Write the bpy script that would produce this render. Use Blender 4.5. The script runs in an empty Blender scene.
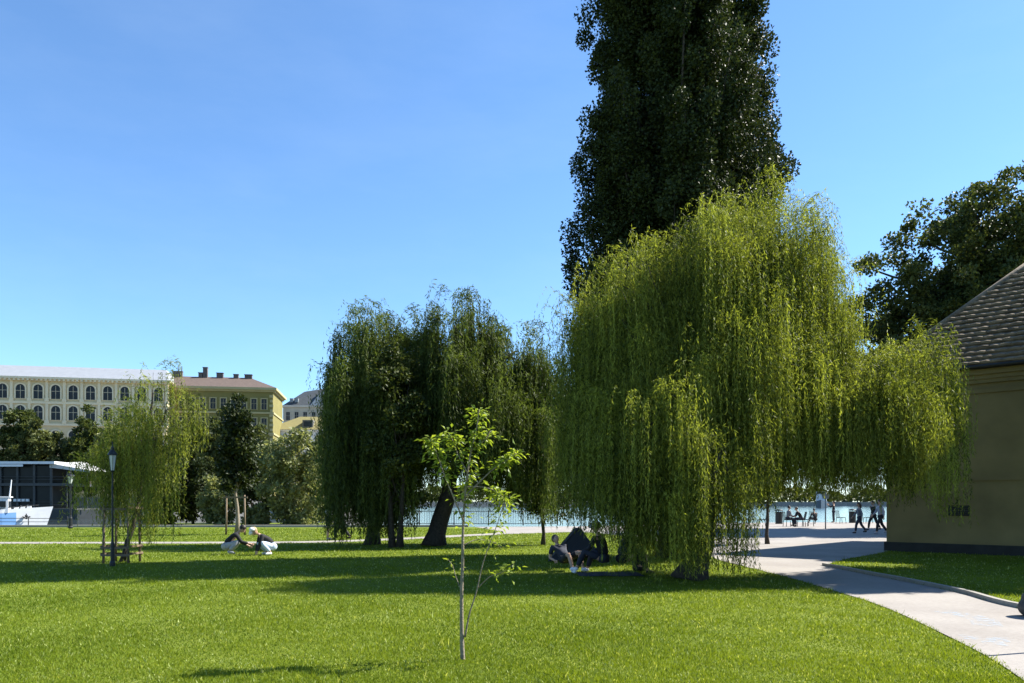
import bpy, bmesh, math, random
import numpy as np
from mathutils import Vector, Matrix

random.seed(7)
rng = np.random.default_rng(11)
S = bpy.context.scene
COL = S.collection
PI = math.pi
F = 800.0      # focal length of the camera in pixels
HY = 503.0     # row of the horizon
CAMH = 1.6

def gx(px, d):                      # sideways metres at distance d
    return (px - 512.0) / F * d
def gz(py, d):                      # height at distance d
    return CAMH + (HY - py) / F * d
def gd(py):                         # distance of a point of the lawn
    return CAMH * F / (py - HY)
def G(px, py):
    d = gd(py)
    return (gx(px, d), d)

# ------------------------------------------------------------------ materials
MATS = {}
def new_mat(name):
    m = bpy.data.materials.new(name)
    m.use_nodes = True
    nt = m.node_tree
    nt.nodes.clear()
    out = nt.nodes.new('ShaderNodeOutputMaterial')
    return m, nt, out
def rgba(c):
    return (c[0], c[1], c[2], 1.0)

def mat_plain(name, col, rough=0.6, var=0.15, scale=6.0, metal=0.0, spec=0.4, bump=0.0, bscale=40.0):
    if name in MATS: return MATS[name]
    m, nt, out = new_mat(name)
    p = nt.nodes.new('ShaderNodeBsdfPrincipled')
    p.inputs['Roughness'].default_value = rough
    p.inputs['Metallic'].default_value = metal
    p.inputs['Specular IOR Level'].default_value = spec
    tc = nt.nodes.new('ShaderNodeTexCoord')
    n = nt.nodes.new('ShaderNodeTexNoise')
    n.inputs['Scale'].default_value = scale
    n.inputs['Detail'].default_value = 6
    nt.links.new(tc.outputs['Object'], n.inputs['Vector'])
    r = nt.nodes.new('ShaderNodeValToRGB')
    r.color_ramp.elements[0].position = 0.3
    r.color_ramp.elements[1].position = 0.7
    r.color_ramp.elements[0].color = rgba([c * (1 - var) for c in col])
    r.color_ramp.elements[1].color = rgba([min(1, c * (1 + var)) for c in col])
    nt.links.new(n.outputs['Fac'], r.inputs['Fac'])
    nt.links.new(r.outputs['Color'], p.inputs['Base Color'])
    if bump > 0:
        n2 = nt.nodes.new('ShaderNodeTexNoise')
        n2.inputs['Scale'].default_value = bscale
        n2.inputs['Detail'].default_value = 4
        nt.links.new(tc.outputs['Object'], n2.inputs['Vector'])
        b = nt.nodes.new('ShaderNodeBump')
        b.inputs['Strength'].default_value = bump
        b.inputs['Distance'].default_value = 0.02
        nt.links.new(n2.outputs['Fac'], b.inputs['Height'])
        nt.links.new(b.outputs['Normal'], p.inputs['Normal'])
    nt.links.new(p.outputs['BSDF'], out.inputs['Surface'])
    MATS[name] = m
    return m

def mat_leaf(name, c0, c1, trans=0.4, tcol=None, spec=0.25, rough=0.5, clump=0.0):
    """leaf: colour varies leaf by leaf, part of the light passes through"""
    if name in MATS: return MATS[name]
    m, nt, out = new_mat(name)
    at = nt.nodes.new('ShaderNodeAttribute'); at.attribute_name = 'rnd'
    r = nt.nodes.new('ShaderNodeValToRGB')
    r.color_ramp.elements[0].color = rgba(c0)
    r.color_ramp.elements[1].color = rgba(c1)
    nt.links.new(at.outputs['Fac'], r.inputs['Fac'])
    p = nt.nodes.new('ShaderNodeBsdfPrincipled')
    p.inputs['Roughness'].default_value = rough
    p.inputs['Specular IOR Level'].default_value = spec
    nt.links.new(r.outputs['Color'], p.inputs['Base Color'])
    t = nt.nodes.new('ShaderNodeBsdfTranslucent')
    mx = nt.nodes.new('ShaderNodeMixRGB'); mx.blend_type = 'MULTIPLY'
    mx.inputs['Fac'].default_value = 1.0
    mx.inputs['Color2'].default_value = rgba(tcol or (1.5, 1.5, 0.7))
    nt.links.new(r.outputs['Color'], mx.inputs['Color1'])
    nt.links.new(mx.outputs['Color'], t.inputs['Color'])
    ms = nt.nodes.new('ShaderNodeMixShader')
    ms.inputs['Fac'].default_value = trans
    nt.links.new(p.outputs['BSDF'], ms.inputs[1])
    nt.links.new(t.outputs['BSDF'], ms.inputs[2])
    nt.links.new(ms.outputs['Shader'], out.inputs['Surface'])
    MATS[name] = m
    return m

def mat_glass(name, col, rough=0.08):
    if name in MATS: return MATS[name]
    m, nt, out = new_mat(name)
    p = nt.nodes.new('ShaderNodeBsdfPrincipled')
    p.inputs['Base Color'].default_value = rgba(col)
    p.inputs['Roughness'].default_value = rough
    p.inputs['Specular IOR Level'].default_value = 0.6
    tc = nt.nodes.new('ShaderNodeTexCoord')
    n = nt.nodes.new('ShaderNodeTexNoise'); n.inputs['Scale'].default_value = 0.7
    nt.links.new(tc.outputs['Object'], n.inputs['Vector'])
    b = nt.nodes.new('ShaderNodeBump'); b.inputs['Strength'].default_value = 0.08
    nt.links.new(n.outputs['Fac'], b.inputs['Height'])
    nt.links.new(b.outputs['Normal'], p.inputs['Normal'])
    nt.links.new(p.outputs['BSDF'], out.inputs['Surface'])
    MATS[name] = m
    return m

# ------------------------------------------------------------------ mesh helpers
class MB:
    def __init__(self):
        self.v = []; self.f = []; self.mi = []
    def add(self, vs, fs, mi=0):
        o = len(self.v)
        self.v += [tuple(v) for v in vs]
        self.f += [tuple(i + o for i in f) for f in fs]
        self.mi += [mi] * len(fs)
    def box(self, c, s, rz=0.0, mi=0, taper=1.0):
        hx, hy, hz = s[0] / 2, s[1] / 2, s[2] / 2
        ca, sa = math.cos(rz), math.sin(rz)
        vs = []
        for z in (-1, 1):
            k = taper if z > 0 else 1.0
            for (x, y) in ((-1, -1), (1, -1), (1, 1), (-1, 1)):
                X, Y = x * hx * k, y * hy * k
                vs.append((c[0] + X * ca - Y * sa, c[1] + X * sa + Y * ca, c[2] + z * hz))
        self.add(vs, [(3, 2, 1, 0), (4, 5, 6, 7), (0, 1, 5, 4), (1, 2, 6, 5), (2, 3, 7, 6), (3, 0, 4, 7)], mi)
        return self
    def tube(self, pts, rad, n=8, mi=0, cap=True):
        pts = [Vector(p) for p in pts]
        if not hasattr(rad, '__len__'): rad = [rad] * len(pts)
        up = Vector((0.13, 0.21, 0.97))
        vs = []; fs = []
        u = None
        for i, p in enumerate(pts):
            a = pts[max(i - 1, 0)]; b = pts[min(i + 1, len(pts) - 1)]
            t = (b - a)
            if t.length < 1e-9: t = Vector((0, 0, 1))
            t.normalize()
            if u is None:
                ref = up if abs(t.dot(up)) < 0.9 else Vector((1, 0, 0))
                u = t.cross(ref).normalized()
            else:
                u = (u - t * u.dot(t))
                u.normalize()
            w = t.cross(u)
            for k in range(n):
                an = 2 * PI * k / n
                vs.append(p + (u * math.cos(an) + w * math.sin(an)) * rad[i])
        for i in range(len(pts) - 1):
            for k in range(n):
                a = i * n + k; b = i * n + (k + 1) % n
                fs.append((a, b, b + n, a + n))
        if cap:
            fs.append(tuple(reversed(range(n))))
            fs.append(tuple(range((len(pts) - 1) * n, len(pts) * n)))
        self.add(vs, fs, mi)
        return self
    def lathe(self, prof, c=(0, 0, 0), n=16, mi=0):
        vs = []; fs = []
        for (r, z) in prof:
            for k in range(n):
                an = 2 * PI * k / n
                vs.append((c[0] + r * math.cos(an), c[1] + r * math.sin(an), c[2] + z))
        for i in range(len(prof) - 1):
            for k in range(n):
                a = i * n + k; b = i * n + (k + 1) % n
                fs.append((a, b, b + n, a + n))
        fs.append(tuple(reversed(range(n))))
        fs.append(tuple(range((len(prof) - 1) * n, len(prof) * n)))
        self.add(vs, fs, mi)
        return self
    def ball(self, c, r, n=10, m=7, mi=0):
        if not hasattr(r, '__len__'): r = (r, r, r)
        vs = []; fs = []
        for j in range(m + 1):
            th = PI * j / m
            rr = max(math.sin(th), 0.02)
            for k in range(n):
                an = 2 * PI * k / n
                vs.append((c[0] + r[0] * rr * math.cos(an), c[1] + r[1] * rr * math.sin(an), c[2] - r[2] * math.cos(th)))
        for i in range(m):
            for k in range(n):
                a = i * n + k; b = i * n + (k + 1) % n
                fs.append((a, b, b + n, a + n))
        self.add(vs, fs, mi)
        return self
    def prism(self, poly, z0, z1, mi=0):
        n = len(poly)
        vs = [(p[0], p[1], z0) for p in poly] + [(p[0], p[1], z1) for p in poly]
        fs = [tuple(reversed(range(n))), tuple(range(n, 2 * n))]
        for i in range(n):
            j = (i + 1) % n
            fs.append((i, j, j + n, i + n))
        self.add(vs, fs, mi)
        return self
    def slab_y(self, poly, y0, y1, mi=0):
        """outline in the x-z plane given a thickness along y"""
        n = len(poly)
        vs = [(p[0], y0, p[1]) for p in poly] + [(p[0], y1, p[1]) for p in poly]
        fs = [tuple(range(n)), tuple(reversed(range(n, 2 * n)))]
        for i in range(n):
            j = (i + 1) % n
            fs.append((j, i, i + n, j + n))
        self.add(vs, fs, mi)
        return self
    def build(self, name, mats, parent=None, smooth=False, loc=None):
        me = bpy.data.meshes.new(name)
        me.from_pydata(self.v, [], self.f)
        if not isinstance(mats, (list, tuple)): mats = [mats]
        for m in mats: me.materials.append(m)
        if len(mats) > 1:
            me.polygons.foreach_set('material_index', self.mi)
        if smooth:
            me.polygons.foreach_set('use_smooth', [True] * len(me.polygons))
        me.update()
        o = bpy.data.objects.new(name, me)
        COL.objects.link(o)
        if parent: o.parent = parent
        if loc: o.location = loc
        return o

def tag(o, label=None, cat=None, group=None, kind=None):
    if label: o['label'] = label
    if cat: o['category'] = cat
    if group: o['group'] = group
    if kind: o['kind'] = kind
    return o
def thing(name, label, cat, loc=(0, 0, 0), rz=0.0, group=None):
    o = bpy.data.objects.new(name, None)
    o.empty_display_size = 0.2
    COL.objects.link(o)
    o.location = loc
    o.rotation_euler = (0, 0, rz)
    return tag(o, label, cat, group)
def copy_tree(o, parent=None):
    c = o.copy()
    COL.objects.link(c)
    if parent: c.parent = parent
    for ch in list(o.children):
        copy_tree(ch, c)
    return c

def np_mesh(name, V, Fc, mat, parent=None, rnd=None, nside=3):
    me = bpy.data.meshes.new(name)
    n = len(Fc)
    me.vertices.add(len(V)); me.vertices.foreach_set('co', np.ascontiguousarray(V, dtype=np.float32).ravel())
    me.loops.add(n * nside); me.loops.foreach_set('vertex_index', np.ascontiguousarray(Fc, dtype=np.int32).ravel())
    me.polygons.add(n)
    me.polygons.foreach_set('loop_start', np.arange(0, n * nside, nside, dtype=np.int32))
    me.update(calc_edges=True)
    if rnd is not None:
        a = me.attributes.new('rnd', 'FLOAT', 'FACE')
        a.data.foreach_set('value', np.ascontiguousarray(rnd, dtype=np.float32))
    me.materials.append(mat)
    o = bpy.data.objects.new(name, me)
    COL.objects.link(o)
    if parent: o.parent = parent
    return o

def norm(a):
    return a / np.maximum(np.linalg.norm(a, axis=1, keepdims=True), 1e-9)

def leaves(name, P, D, N, L, W, rnd, mat, parent=None, fold=0.25, wide=0.45):
    """one small folded leaf (two triangles) per point"""
    D = norm(D)
    Sd = norm(np.cross(D, N))
    N = np.cross(Sd, D)
    L = np.asarray(L).reshape(-1, 1); W = np.asarray(W).reshape(-1, 1)
    n = len(P)
    V = np.empty((n, 4, 3))
    V[:, 0] = P
    V[:, 1] = P + D * L * wide + Sd * W / 2 + N * W * fold
    V[:, 2] = P + D * L
    V[:, 3] = P + D * L * wide - Sd * W / 2 + N * W * fold
    b = (np.arange(n) * 4).reshape(-1, 1)
    Fc = np.concatenate([b + np.array([[0, 1, 2]]), b + np.array([[0, 2, 3]])], axis=1).reshape(-1, 3)
    return np_mesh(name, V.reshape(-1, 3), Fc, mat, parent, np.repeat(rnd, 2))

def rand_dirs(n):
    return norm(rng.normal(size=(n, 3)))

# ------------------------------------------------------------------ shared materials
M_BARK = mat_plain('bark', (0.042, 0.034, 0.026), 0.9, 0.45, 14, bump=0.8, bscale=22)
M_BARK_PALE = mat_plain('bark_pale', (0.20, 0.165, 0.12), 0.85, 0.35, 30, bump=0.5, bscale=60)
M_WOOD = mat_plain('stake_wood', (0.15, 0.11, 0.07), 0.8, 0.25, 18, bump=0.3)
M_IRON = mat_plain('dark_iron', (0.018, 0.02, 0.021), 0.45, 0.2, 20, metal=0.3)
M_WHITE = mat_plain('white_paint', (0.62, 0.63, 0.63), 0.45, 0.05, 3)
M_PANE = mat_plain('window_pane', (0.016, 0.020, 0.024), 0.25, 0.5, 0.35, spec=0.2)

M_WILLOW = mat_leaf('willow_leaf', (0.022, 0.038, 0.008), (0.285, 0.320, 0.060), 0.45, (1.45, 1.42, 0.6), 0.12)
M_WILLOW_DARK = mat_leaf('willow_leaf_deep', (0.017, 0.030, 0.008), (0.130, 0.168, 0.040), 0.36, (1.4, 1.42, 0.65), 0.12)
M_POPLAR = mat_leaf('poplar_leaf', (0.016, 0.026, 0.009), (0.048, 0.062, 0.020), 0.16, (1.3, 1.3, 0.7), 0.12, 0.5)
M_BROAD = mat_leaf('broad_leaf', (0.026, 0.042, 0.011), (0.092, 0.110, 0.030), 0.28, (1.4, 1.35, 0.7), 0.14, 0.5)
M_DARKLEAF = mat_leaf('dark_leaf', (0.014, 0.024, 0.007), (0.042, 0.054, 0.014), 0.2, (1.3, 1.3, 0.7), 0.2)
M_OLIVE = mat_leaf('olive_leaf', (0.095, 0.115, 0.040), (0.27, 0.28, 0.115), 0.35, (1.35, 1.3, 0.75), 0.35)
M_BANK = mat_leaf('bank_leaf', (0.035, 0.050, 0.014), (0.120, 0.135, 0.042), 0.3, (1.35, 1.3, 0.75), 0.2)
M_SAPLING = mat_leaf('sapling_leaf', (0.110, 0.165, 0.020), (0.245, 0.300, 0.055), 0.50, (1.45, 1.4, 0.55), 0.25, 0.4)
M_GRASS = mat_leaf('grass_blade', (0.080, 0.130, 0.009), (0.172, 0.232, 0.024), 0.42, (1.45, 1.3, 0.45), 0.12)

# ------------------------------------------------------------------ ground, paths, water
def in_poly(x, y, poly):
    inside = np.zeros(len(x), dtype=bool)
    n = len(poly)
    j = n - 1
    for i in range(n):
        xi, yi = poly[i]; xj, yj = poly[j]
        c = ((yi > y) != (yj > y)) & (x < (xj - xi) * (y - yi) / (yj - yi + 1e-12) + xi)
        inside ^= c
        j = i
    return inside

def smooth_line(pts, n=8):
    """Catmull-Rom through the points"""
    out = []
    P = [pts[0]] + list(pts) + [pts[-1]]
    for i in range(1, len(P) - 2):
        for k in range(n):
            t = k / n
            q = []
            for a in range(len(P[0])):
                p0, p1, p2, p3 = P[i - 1][a], P[i][a], P[i + 1][a], P[i + 2][a]
                q.append(0.5 * (2 * p1 + (p2 - p0) * t + (2 * p0 - 5 * p1 + 4 * p2 - p3) * t * t + (3 * p1 - p0 - 3 * p2 + p3) * t ** 3))
            out.append(tuple(q))
    out.append(tuple(pts[-1]))
    return out

quay = [(-140, 53.2), (-38, 53.2), (-29, 53.2), (-28, 64), (-13.5, 65), (-11.5, 53.6), (-3, 53.8), (5, 55), (12, 62), (24, 66.5), (140, 72)]
land_poly = [(-140, -30), (140, -30)] + list(reversed(quay))

def mat_ground(name, cols, scale, bump, rough=0.9):
    m, nt, out = new_mat(name)
    p = nt.nodes.new('ShaderNodeBsdfPrincipled'); p.inputs['Roughness'].default_value = rough
    p.inputs['Specular IOR Level'].default_value = 0.15
    tc = nt.nodes.new('ShaderNodeTexCoord')
    n1 = nt.nodes.new('ShaderNodeTexNoise'); n1.inputs['Scale'].default_value = scale; n1.inputs['Detail'].default_value = 10; n1.inputs['Roughness'].default_value = 0.7
    n2 = nt.nodes.new('ShaderNodeTexNoise'); n2.inputs['Scale'].default_value = scale * 0.04; n2.inputs['Detail'].default_value = 5
    nt.links.new(tc.outputs['Object'], n1.inputs['Vector']); nt.links.new(tc.outputs['Object'], n2.inputs['Vector'])
    ad = nt.nodes.new('ShaderNodeMath'); ad.operation = 'ADD'
    nt.links.new(n1.outputs['Fac'], ad.inputs[0]); nt.links.new(n2.outputs['Fac'], ad.inputs[1])
    hv = nt.nodes.new('ShaderNodeMath'); hv.operation = 'MULTIPLY'; hv.inputs[1].default_value = 0.5
    nt.links.new(ad.outputs[0], hv.inputs[0])
    r = nt.nodes.new('ShaderNodeValToRGB')
    els = r.color_ramp.elements
    els[0].position = 0.33; els[1].position = 0.66
    els[0].color = rgba(cols[0]); els[1].color = rgba(cols[-1])
    for i, c in enumerate(cols[1:-1]):
        e = els.new(0.33 + 0.33 * (i + 1) / (len(cols) - 1)); e.color = rgba(c)
    nt.links.new(hv.outputs[0], r.inputs['Fac'])
    nt.links.new(r.outputs['Color'], p.inputs['Base Color'])
    b = nt.nodes.new('ShaderNodeBump'); b.inputs['Strength'].default_value = bump; b.inputs['Distance'].default_value = 0.03
    nt.links.new(n1.outputs['Fac'], b.inputs['Height']); nt.links.new(b.outputs['Normal'], p.inputs['Normal'])
    nt.links.new(p.outputs['BSDF'], out.inputs['Surface'])
    return m

M_LAWN = mat_ground('lawn_ground', [(0.070, 0.098, 0.007), (0.110, 0.145, 0.013), (0.160, 0.190, 0.028)], 9.0, 0.9)
M_PAVE = mat_ground('pale_asphalt', [(0.20, 0.18, 0.162), (0.25, 0.23, 0.21), (0.30, 0.278, 0.252)], 14.0, 0.25)
M_CONC = mat_ground('concrete', [(0.20, 0.19, 0.165), (0.33, 0.31, 0.275)], 6.0, 0.3)
M_STONE = mat_plain('quay_stone', (0.22, 0.21, 0.19), 0.85, 0.3, 1.2, bump=0.4, bscale=6)

lawn = MB()
lawn.prism(land_poly, -4.0, 0.0)
tag(lawn.build('lawn', M_LAWN), kind='structure')

# curved path on the right and the riverside square it leads to
path_edge_near = smooth_line([(3.6, 4.6), (4.2, 6.1), G(1000, 665), G(940, 633), G(880, 606), G(830, 590), G(785, 577), G(745, 567), G(718, 560)], 6)
path_edge_far = smooth_line([(9.2, 5.0), (8.2, 8.5), G(1024, 610), G(960, 593.5), G(900, 581), G(865, 574.5), G(838, 569), G(822, 566)], 6)
square_ring = [G(850, 558.5), G(880, 553.5), (13.2, 27.6), (20.5, 35.0), (40, 40), (60, 45), (60, 68.0), (24, 66.2), (12, 61.6), (5.2, 54.6), (-2.5, 53.4),
               G(500, 531.5), (-1.0, 40.2), G(580, 532.0), G(620, 535.5), G(655, 541), G(690, 550)]
path_poly = path_edge_near + list(reversed(square_ring)) + list(reversed(path_edge_far))
def flat_poly(name, poly, z, mat):
    bm = bmesh.new()
    vs = [bm.verts.new((p[0], p[1], z)) for p in poly]
    f = bm.faces.new(vs)
    if f.normal.z < 0: f.normal_flip()
    bm.normal_update()
    bmesh.ops.triangulate(bm, faces=bm.faces[:])
    for f in bm.faces:
        if f.normal.z < 0: f.normal_flip()
    me = bpy.data.meshes.new(name); bm.to_mesh(me); bm.free()
    me.materials.append(mat)
    o = bpy.data.objects.new(name, me); COL.objects.link(o)
    return o
path_z = 0.012
tag(flat_poly('path', path_poly, path_z, M_PAVE), kind='structure')

foot_c = smooth_line([(-60, 31.6), (-30, 31.9), (-14, 32.1), (-8, 32.9), (-4.6, 36.0), (-2.0, 39.6), (0.6, 43.0), (4.0, 46.2), (7.0, 48.0)], 6)
def ribbon(line, w):
    a = []; b = []
    for i, p in enumerate(line):
        q0 = line[max(i - 1, 0)]; q1 = line[min(i + 1, len(line) - 1)]
        t = Vector((q1[0] - q0[0], q1[1] - q0[1])); t.normalize()
        a.append((p[0] - t.y * w / 2, p[1] + t.x * w / 2)); b.append((p[0] + t.y * w / 2, p[1] - t.x * w / 2))
    return a + list(reversed(b))
foot_poly = ribbon(foot_c, 1.45)
tag(flat_poly('footpath', foot_poly, 0.008, M_PAVE), kind='structure')

# kerb along the path: a real step
kerb_line = path_edge_far[2:]
def strip_solid(line, w, z0, z1, mb, off=0.0):
    a = []; b = []
    for i, p in enumerate(line):
        q0 = line[max(i - 1, 0)]; q1 = line[min(i + 1, len(line) - 1)]
        t = Vector((q1[0] - q0[0], q1[1] - q0[1])); t.normalize()
        nrm = Vector((-t.y, t.x))
        a.append((p[0] + nrm.x * (off + w / 2), p[1] + nrm.y * (off + w / 2)))
        b.append((p[0] + nrm.x * (off - w / 2), p[1] + nrm.y * (off - w / 2)))
    n = len(line)
    vs = [(x, y, z0) for x, y in a] + [(x, y, z1) for x, y in a] + [(x, y, z1) for x, y in b] + [(x, y, z0) for x, y in b]
    fs = []
    for i in range(n - 1):
        for k in range(4):
            q = (k + 1) % 4
            fs.append((k * n + i, k * n + i + 1, q * n + i + 1, q * n + i))
    fs.append((0, n, 2 * n, 3 * n)); fs.append((4 * n - 1, 3 * n - 1, 2 * n - 1, n - 1))
    mb.add(vs, fs)
kb = MB(); strip_solid(kerb_line, 0.09, -0.1, 0.08, kb, off=-0.045)
tag(kb.build('kerb', M_CONC), kind='structure')
cp = MB(); strip_solid([(-90, 52.9), (-38, 52.9), (-11.6, 53.0), (-2.9, 53.2)], 0.5, -0.3, 0.14, cp)
tag(cp.build('quay_coping', M_CONC), kind='structure')

# water
def mat_water():
    m, nt, out = new_mat('river_water')
    p = nt.nodes.new('ShaderNodeBsdfPrincipled')
    p.inputs['Base Color'].default_value = (0.030, 0.042, 0.045, 1)
    p.inputs['Roughness'].default_value = 0.10
    p.inputs['IOR'].default_value = 1.33
    tc = nt.nodes.new('ShaderNodeTexCoord')
    mp = nt.nodes.new('ShaderNodeMapping'); mp.inputs['Scale'].default_value = (0.55, 1.0, 1)
    n = nt.nodes.new('ShaderNodeTexNoise'); n.inputs['Scale'].default_value = 0.9; n.inputs['Detail'].default_value = 5
    nt.links.new(tc.outputs['Object'], mp.inputs['Vector']); nt.links.new(mp.outputs['Vector'], n.inputs['Vector'])
    b = nt.nodes.new('ShaderNodeBump'); b.inputs['Strength'].default_value = 0.22; b.inputs['Distance'].default_value = 0.2
    nt.links.new(n.outputs['Fac'], b.inputs['Height']); nt.links.new(b.outputs['Normal'], p.inputs['Normal'])
    nt.links.new(p.outputs['BSDF'], out.inputs['Surface'])
    return m
w = MB(); w.add([(-3000, 20, -1.0), (3000, 20, -1.0), (3000, 5000, -1.0), (-3000, 5000, -1.0)], [(0, 1, 2, 3)])
tag(w.build('river', mat_water()), kind='structure')
# far bank
fb = MB()
fb.prism([(-900, 141), (-60, 141), (-40, 158), (-33, 200), (-48, 330), (-90, 640), (60, 700), (900, 760), (2800, 900), (2800, 4500), (-2800, 4500), (-2800, 141)], -3.0, 2.6)
tag(fb.build('far_bank', M_STONE), kind='structure')

# ------------------------------------------------------------------ grass blades
def make_grass():
    N = 680000
    d0, d1 = 6.3, 50.0
    d = d0 * (d1 / d0) ** (rng.random(N) ** 1.25)
    px = rng.uniform(-60, 1090, N)
    x = (px - 512) / F * d
    jx = rng.normal(size=N) * 0.035; jd = rng.normal(size=N) * 0.05
    keep = ~in_poly(x + jx, d + jd, path_poly) & ~in_poly(x, d, foot_poly) & in_poly(x, d, land_poly)
    # nothing grows inside the house
    bx = (x - 12.5) * 0.727 + (d - 26.7) * -0.687
    by = (x - 12.5) * 0.687 + (d - 26.7) * 0.727
    keep &= ~((bx > -0.1) & (by > -0.12))
    x = x[keep]; d = d[keep]; n = len(x)
    # tufts: pull blades together a little, patches of taller and shorter growth
    pat = np.sin(x * 2.1 + 1.3 * np.sin(d * 1.7)) * np.cos(d * 2.6 + 1.1 * np.sin(x * 1.3)) + 0.6 * np.sin(x * 5.3 + d * 4.1)
    h = (0.027 + 0.022 * rng.random(n)) * (1 + 0.30 * pat) * (0.85 + 0.016 * d)
    tall = rng.random(n) > 0.985
    h[tall] *= 2.2
    wd = 0.0045 * (0.6 + d / 9.0) * rng.uniform(0.7, 1.4, n)
    an = rng.uniform(0, 2 * PI, n)
    lean = rng.normal(size=(n, 2)) * 0.55
    P = np.stack([x, d, np.zeros(n)], 1)
    Dv = np.stack([lean[:, 0], lean[:, 1], np.ones(n)], 1)
    Nn = np.stack([np.cos(an), np.sin(an), 0.15 * np.ones(n)], 1)
    big = np.sin(x * 0.43 + 2.1 * np.sin(d * 0.31 + 1.0)) * np.sin(d * 0.77 + 1.6 * np.sin(x * 0.52)) + 0.5 * np.sin(x * 1.1 - d * 0.9)
    r = np.clip(0.42 + 0.15 * pat + 0.17 * big + rng.normal(size=n) * 0.22, 0, 0.93)
    h *= 1 - 0.12 * big
    cl = np.sin(x * 3.7 + 1.9 * np.sin(d * 2.3)) * np.sin(d * 4.3 + 1.7 * np.sin(x * 2.9 + 0.7))
    pale = rng.random(n) < 0.025 + 0.10 * np.clip(cl - 0.25, 0, 1)
    r[pale] = 1.0
    wd[pale] *= 1.8; lean[pale] *= 1.8
    o = leaves('grass', P, Dv, Nn, h, wd, r, M_GRASS, fold=0.1, wide=0.35)
    tag(o, 'short mown lawn grass', 'grass', kind='stuff')
# dry straw tips and clover heads show as the top end of the ramp
ramp = [nd for nd in M_GRASS.node_tree.nodes if nd.type == 'VALTORGB'][0].color_ramp
ramp.elements[1].position = 0.94
e = ramp.elements.new(1.0); e.color = (0.35, 0.40, 0.15, 1)
make_grass()

# ------------------------------------------------------------------ trees
def limb(a, b, sag=0.0, n=5, jit=0.05):
    a = Vector(a); b = Vector(b)
    L = (b - a).length
    pts = []
    for i in range(n + 1):
        t = i / n
        p = a.lerp(b, t)
        p.z += sag * L * math.sin(PI * t)
        if 0 < i < n:
            p += Vector((random.gauss(0, 1), random.gauss(0, 1), random.gauss(0, 1))) * jit * L * 0.3
        pts.append(p)
    return pts

def flared_trunk(mb, base, top, r0, r1, n=8, jit=0.03, sides=12):
    pts = limb(base, top, 0, n, jit)
    rr = []
    for i in range(n + 1):
        t = i / n
        r = r0 * (1 - t) + r1 * t
        if i == 0: r *= 1.45
        rr.append(r)
    mb.tube(pts, rr, sides)
    return pts

def willow_strands(lobes, origin, spacing, leafL, leafW, dens, bundle=7, wisps=0.10, plume=1.0):
    """lobes: (x, y, R, ztop, zlo, zhi, drop); returns leaf arrays in local coordinates"""
    Ps = []; Ds = []; Rs = []
    tips = []
    for (lx, ly, R, zt, zlo, zhi, drop) in lobes:
        nb = max(4, int(dens * PI * R * R / bundle))
        for b in range(nb):
            r = R * math.sqrt(random.random()); a = random.random() * 2 * PI
            # more curtains near the rim
            if random.random() < 0.35: r = R * random.uniform(0.8, 1.05)
            bxx = lx + r * math.cos(a); byy = ly + r * math.sin(a)
            bz = zt - drop * (r / R) ** 2 + random.gauss(0, 0.16) - (random.random() ** 2) * 0.62 * (zt - zhi)
            btone = random.gauss(0, 0.18)
            blen = random.uniform(zlo, zhi)
            bpull = random.gauss(0, 0.05)
            out = Vector((bxx - lx, byy - ly, 0))
            if out.length < 0.05: out = Vector((random.gauss(0, 1), random.gauss(0, 1), 0))
            out.normalize()
            tips.append((bxx, byy, bz))
            ns = max(2, int(random.gauss(bundle, bundle * 0.3)))
            bd = out + Vector((random.gauss(0, 0.5), random.gauss(0, 0.5), 0)); bd.normalize()
            barch = random.uniform(0.12, 0.42) * (0.6 + 0.4 * math.sqrt(R)) * plume
            spread = 0.16 * math.sqrt(R)
            for s_ in range(ns):
                ox = bxx + random.gauss(0, spread); oy = byy + random.gauss(0, spread)
                oz = bz + random.gauss(0, 0.12)
                zb = blen + random.expovariate(1.0) * 0.22 * (oz - blen)
                zb = min(zb, oz - 0.4)
                wisp = random.random() < wisps
                arch = barch * random.uniform(0.6, 1.3) + (random.uniform(0.08, 0.28) if wisp else 0)
                od = bd + Vector((random.gauss(0, 0.32), random.gauss(0, 0.32), 0))
                od.normalize()
                Lh = oz - zb
                m = max(4, int((Lh + arch) / spacing))
                t = (np.arange(m) + rng.random(m)) * spacing
                # arch: rises, leans outward, then hangs plumb with a slow sway
                ta = np.clip(t / (arch * 2.2), 0, 1)
                hx = arch * 1.45 * np.sin(ta * PI / 2)
                zz = oz + arch * np.sin(np.minimum(ta * PI, PI)) * 0.75 - np.maximum(t - arch * 1.1, 0)
                sway = (0.03 + 0.035 * t) * np.sin(t * random.uniform(0.5, 1.3) + random.random() * 6)
                p = np.stack([ox + od.x * (hx + sway), oy + od.y * (hx + sway), zz], 1)
                p[:, 0] += bpull * t
                k = zz > max(zb, 0.03)
                if wisp: k &= rng.random(m) < 0.7
                p = p[k]
                if len(p) == 0: continue
                side = rng.normal(size=(len(p), 3)) * 0.42
                hang = np.where((t[k] < arch)[:, None], np.array([[od.x, od.y, 0.1]]), np.array([[0, 0, -1.0]]))
                Ps.append(p); Ds.append(hang + side)
                Rs.append(np.full(len(p), btone))
    P = np.concatenate(Ps); D = np.concatenate(Ds); T = np.concatenate(Rs)
    n = len(P)
    print('willow leaves', n)
    P = P - np.array(origin)[None, :]
    N = rand_dirs(n)
    L = leafL * rng.uniform(0.6, 1.3, n); W = leafW * rng.uniform(0.7, 1.3, n)
    rnd = np.clip(0.5 + T + rng.normal(size=n) * 0.2, 0, 1)
    return P, D, N, L, W, rnd, tips

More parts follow.
